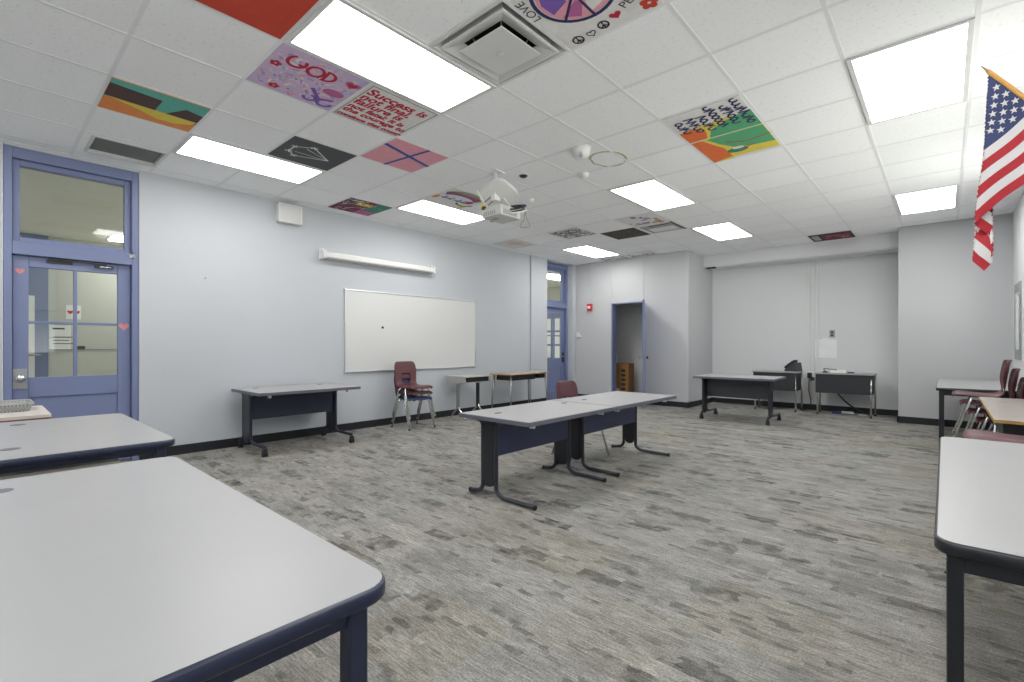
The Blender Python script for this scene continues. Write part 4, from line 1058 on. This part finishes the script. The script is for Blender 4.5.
for y in (-.22, .22):
    b = MB(); b.box((-.025, y-.02, .16), (.025, y+.02, Hd-.1), M_steel if y < 0 else M_black); b.box((-.07, y-.022, Hd-.13), (.07, y+.022, Hd-.10), M_steel)
    lg = b.build('leg', None, t, bevel=.004)
    for sx in (-1, 1):
        b = MB(); b.tube(fillet([(0, y, .22), (sx*.03, y, .15), (sx*.16, y, .04), (sx*.175, y, .0)], .05), .013, M_chrome, 10); b.build('foot', None, lg)
t = thing('open_desk', 'wood-edged school desk with black book box between pedestal desk and far blue door', 'desk', (-5.75, 6.62, 0))
b = MB(); b.prism(rrect(-.25, -.55, .25, .55, .03), 'z', Hd-.02, Hd, M_beige); tp = b.build('desktop', None, t)
b = MB(); o1 = rrect(-.253, -.553, .253, .553, .032); n = len(o1)
A = [b.bm.verts.new((x, y, Hd-.002)) for x, y in o1]; B = [b.bm.verts.new((x, y, Hd-.021)) for x, y in o1]
for i in range(n): b.face([A[i], A[(i+1) % n], B[(i+1) % n], B[i]])
b.build('edge_band', M_wood, tp, solid=.004)
b = MB(); b.box((-.2, -.42, Hd-.12), (.19, .2, Hd-.022)); b.build('book_box', M_black, t, bevel=.004)
b = MB(); b.box((-.2, .3, Hd-.11), (.19, .47, Hd-.022)); b.build('book_box', M_black, t, bevel=.004)
for sx in (-1, 1):
    for y, dy in ((-.47, -.05), (.47, .05)):
        b = MB(); b.tube([(sx*.20, y, Hd-.02), (sx*.22, y+dy*.6, .3), (sx*.225, y+dy*.7, .015)], .019, M_steel, 10, r1=.011); lg = b.build('leg', None, t)
        b = MB(); b.tube([(sx*.225, y+dy*.7, .016), (sx*.225, y+dy*.7, 0)], .015, M_rub, 10); b.build('glide', None, lg)

# beige wood-edged table on the right side
t = thing('wood_edge_table', 'beige table with light wood edge and black book boxes beside the right-hand chair stack', 'table', (.455, 5.30, 0))
b = MB(); b.prism([(x, y) for x, y in rrect(-.215, -.92, .215, .92, .012)], 'z', .68, .70, M_beige); tp = b.build('tabletop', None, t)
b = MB(); o1 = rrect(-.217, -.922, .217, .922, .014); n = len(o1)
A = [b.bm.verts.new((x, y, .699)) for x, y in o1]; B = [b.bm.verts.new((x, y, .679)) for x, y in o1]
for i in range(n): b.face([A[i], A[(i+1) % n], B[(i+1) % n], B[i]])
b.build('edge_band', M_wood, tp, solid=.004)
for y in (-.86, -.27, .32):
    b = MB(); b.box((-.175, y, .57), (.19, y+.54, .679)); b.build('book_box', M_black, t, bevel=.01)
for sx in (-1, 1):
    for y in (-.84, .84):
        b = MB(); b.tube([(sx*.10, y*.96, .575), (sx*.15, y*1.0, 0)], .016, M_chrome); b.build('leg', None, t)

# ================================================================== DESKS ON THE BACK WALL
def back_desk(label, x0, x1, y0, y1, Ht):
    cx, cy = (x0+x1)/2, (y0+y1)/2; hx, hy = (x1-x0)/2, (y1-y0)/2
    t = thing('teacher_desk', label, 'desk', (cx, cy, 0), 0, 'desks along the back wall')
    b = MB(); b.prism(rrect(-hx, -hy, hx, hy, .01, 3), 'z', Ht-.022, Ht); b.build('desktop', M_topg, t, bevel=.002)
    b = MB(); b.box((-hx+.02, -hy+.02, Ht-.34), (hx-.045, -hy+.036, Ht-.024)); b.build('modesty_panel', M_deskp, t, bevel=.002)
    for sx in (-1, 1):
        b = MB(); b.box((sx*(hx-.03)-.008, -hy+.036, Ht-.33), (sx*(hx-.03)+.008, hy-.03, Ht-.024)); b.build('side_panel', M_deskp, t)
        for y in (-hy+.05, hy-.05):
            x = sx*(hx-.045) if y < 0 else sx*(hx-.02)
            b = MB(); b.tube([(x, y, .015), (x, y, Ht-.024)], .014, M_chrome if y < 0 else M_steel); lg = b.build('leg', None, t)
            b = MB(); b.lathe([(.018, 0), (.018, .01), (.014, .02)], (x, y, 0), M_rub, 12); b.build('glide', None, lg)
    return t
back_desk('dark-fronted desk with the telephone, left of the wall conduits', -2.66, -1.91, 9.60, 10.06, .712)
back_desk('dark-fronted desk with the white router, right of the wall conduits', -1.67, -.84, 9.60, 10.06, .712)
t = thing('desk_phone', 'black office telephone on the left back desk', 'telephone', (-2.03, 9.82, .712), R(72))
b = MB(); b.prism([(-.11, .0), (.10, .0), (.10, .03), (-.06, .16), (-.09, .16), (-.11, .03)], 'x', -.10, .10)
bo = b.build('base', mat('phone_grey', srgb(62, 64, 66), .4), t, bevel=.006)
b = MB(); b.prism([(.06, .065), (.04, .085), (-.05, .155), (-.04, .165), (.05, .095), (.08, .07)], 'x', -.02, .09, M_grey); b.build('keypad', None, bo)
b = MB(); b.cbox((.03, -.066, .155), (.10, .012, .05), M_paper, (R(-35), 0, 0)); b.build('display', None, bo)
b = MB(); b.tube(fillet([(-.07, .10, .06), (-.07, .07, .09), (-.07, -.02, .16), (-.07, -.07, .19), (-.07, -.11, .18)], .03), .024, M_black, 12); b.build('handset', None, t)
t = thing('router', 'white router box with black cable on the right back desk', 'router', (-1.36, 9.78, .712))
b = MB(); b.box((-.09, -.06, .0), (.13, .06, .05)); b.build('box', mat('router_white', srgb(244, 244, 244), .3), t, bevel=.008)
b = MB(); b.box((-.2, -.08, 0), (-.13, .0, .022)); b.tube(fillet([(-.16, -.04, .02), (-.2, -.05, .07), (-.1, -.03, .06), (.0, -.06, .055)], .04), .007); b.box((.15, -.05, 0), (.24, 0, .02)); b.build('adapter', M_black, t, bevel=.004)
t = thing('extension_lead', 'thick black cord drooping behind the right back desk to the floor', 'cable', (-1.4, 10.19, 0))
b = MB(); b.tube(fillet([(-.1, .02, .55), (-.06, -.02, .40), (.1, -.05, .2), (.25, -.04, .08), (.36, -.05, .02), (.5, -.06, .012)], .12), .012, M_black, 8); b.build('cable', None, t)
t = thing('power_strip', 'blue and white power strip on the floor below the right back desk', 'power strip', (-1.30, 9.95, 0), R(6))
b = MB(); b.box((-.16, -.03, 0), (.10, .03, .035)); b.build('body', mat('strip_blue', srgb(70, 76, 140), .5), t, bevel=.006)
b = MB(); b.box((-.02, -.034, .012), (.15, .026, .045)); b.build('plug', M_plastic, t, bevel=.006)
b = MB(); b.box((-.06, -.03, 0), (.06, .03, .02)); tag(b.build('plug_block', M_plastic, loc=(-1.02, 9.9, 0), bevel=.005), 'small white plug block on the floor under the right end of the right back desk', 'plug')

# ================================================================== FLAG on an angled pole
A = Vector((.146, 3.0, 2.389)); hdir = Vector((.58, 0, -.8146)).normalized(); fdir = Vector((-.74, 0, -.672)).normalized()
Wf, Lf = .46, .74
t = thing('flag', 'stars and stripes flag hanging from an angled wooden pole on the right wall', 'flag', tuple(A))
def cloth(s, q):
    P = hdir*(s*Wf) + fdir*(q*Lf)
    x, z = P.x, P.z
    dep = min(1, max(0, -z/.8))
    xf = -.006 - .055*dep**1.5 + .006*math.sin(14*z)*dep
    y = .02*math.sin(9*x+5*z)*dep + .008*math.sin(30*x+8*z)*dep
    if x < xf:
        u = xf - x; w = .035 + .05*dep; k = int(u/w); r = u-k*w; tt = r/w
        # pleats stacked behind the front panel, first one turning back towards the wall
        x = xf + (r if k % 2 == 0 else w-r) * (.85 if k % 2 == 0 else 1)
        if k % 2 == 1: x = xf + (w-r)*.85
        y = y + .010*(k+tt) + .012*math.sin(min(1, tt*3)*PI/2) * (1 if k == 0 else 1)
    z += .006*math.sin(22*x+9*z)
    return Vector((x, y, z))
b = MB(); NS, NQ = 39, 84
C_fr = mat('flag_red', srgb(178, 36, 48), .7, var=.04); C_fw = mat('flag_white', srgb(214, 213, 212), .7, var=.02); C_fb = mat('flag_blue', srgb(50, 62, 106), .7, var=.05)
V = [[b.bm.verts.new(cloth(i/NS, j/NQ)) for j in range(NQ+1)] for i in range(NS+1)]
for i in range(NS):
    for j in range(NQ):
        s = (i+.5)/NS; q = (j+.5)/NQ
        m = C_fb if (s < 7/13 and q < .40) else (C_fr if int(s*13) % 2 == 0 else C_fw)
        b.face([V[i][j], V[i+1][j], V[i+1][j+1], V[i][j+1]], m, True)
for r_ in range(9):
    for c in range(6 if r_ % 2 == 0 else 5):
        s0 = (7/13)*(r_+1)/10; q0 = .40*((2*c+1+(r_ % 2))/12)
        pts = []
        for k in range(10):
            rad = .0155 if k % 2 == 0 else .0065
            a = 2*PI*k/10
            ss, qq = s0 + rad*math.cos(a)/Wf, q0 + rad*math.sin(a)/Lf
            if (hdir*(ss*Wf) + fdir*(qq*Lf)).x < -.010: pts = None; break
            pts.append(cloth(ss, qq) + Vector((-.002, -.0035, 0)))
        if pts: b.poly(pts, C_fw)
fo = b.build('cloth', None, t, solid=0)
b = MB(); b.tube([hdir*(-.002), hdir*.93], .0085, mat('flag_pole_wood', srgb(214, 160, 84), .4, var=.1)); b.build('pole', None, t)
b = MB(); b.tube([hdir*(-.002), hdir*(-.012), hdir*(-.045)], .0085, mat('brass', (.45, .36, .2, 1), .35, metal=1), 10, r1=.001); b.build('finial', None, t)
b = MB(); b.cbox((WXR-.01-A.x, 0, hdir.z*.93-.02), (.02, .05, .12), M_black); b.tube([hdir*.86, hdir*.94], .014, M_black); b.build('bracket', None, t)

# ================================================================== LIGHT, WORLD, CAMERA
w = bpy.data.worlds.new('sky'); SC.world = w; w.use_nodes = True
nt = w.node_tree; bg = nt.nodes['Background']
tc = nt.nodes.new('ShaderNodeTexCoord'); sp = nt.nodes.new('ShaderNodeSeparateXYZ'); rp = nt.nodes.new('ShaderNodeValToRGB'); ma = nt.nodes.new('ShaderNodeMapRange')
nt.links.new(tc.outputs['Generated'], sp.inputs[0]); ma.inputs['From Min'].default_value = -1; nt.links.new(sp.outputs['Z'], ma.inputs['Value']); nt.links.new(ma.outputs[0], rp.inputs['Fac'])
e = rp.color_ramp.elements      # below the horizon, bright uplight added for the ceiling; dimmed sky above
e[0].position = .48; e[0].color = (1, .97, .92, 1); e[1].position = .52; e[1].color = (.20, .22, .24, 1)
nt.links.new(rp.outputs['Color'], bg.inputs['Color']); bg.inputs['Strength'].default_value = 2.5
for k, (a, b2) in enumerate(WINS):
    top = WZ1 if k == 4 else WZT
    ld = bpy.data.lights.new('window_portal', 'AREA'); ld.shape = 'RECTANGLE'; ld.size = top-WZ0; ld.size_y = b2-a; ld.cycles.is_portal = True
    lo = bpy.data.objects.new('window_portal', ld); COL.objects.link(lo); lo.location = (WXR+T+.01, (a+b2)/2, (WZ0+top)/2); lo.rotation_euler = (0, R(90), 0); lo['kind'] = 'helper'

cam = bpy.data.cameras.new('camera'); co = bpy.data.objects.new('camera', cam); COL.objects.link(co)
cam.sensor_width = 36; cam.lens = 481.27/1024*36; cam.shift_y = (345.44-341)/1024
cam.clip_start = .02
co.location = (0, 0, CAMZ); co.rotation_euler = (R(90), 0, .73239)
SC.camera = co
SC.view_settings.view_transform = 'Standard'; SC.view_settings.look = 'None'; SC.view_settings.gamma = 1; SC.view_settings.use_curve_mapping = False
SC.view_settings.exposure = 1.46
SC.cycles.diffuse_bounces = 8; SC.cycles.transparent_max_bounces = 12
SC.cycles.sample_clamp_indirect = 8
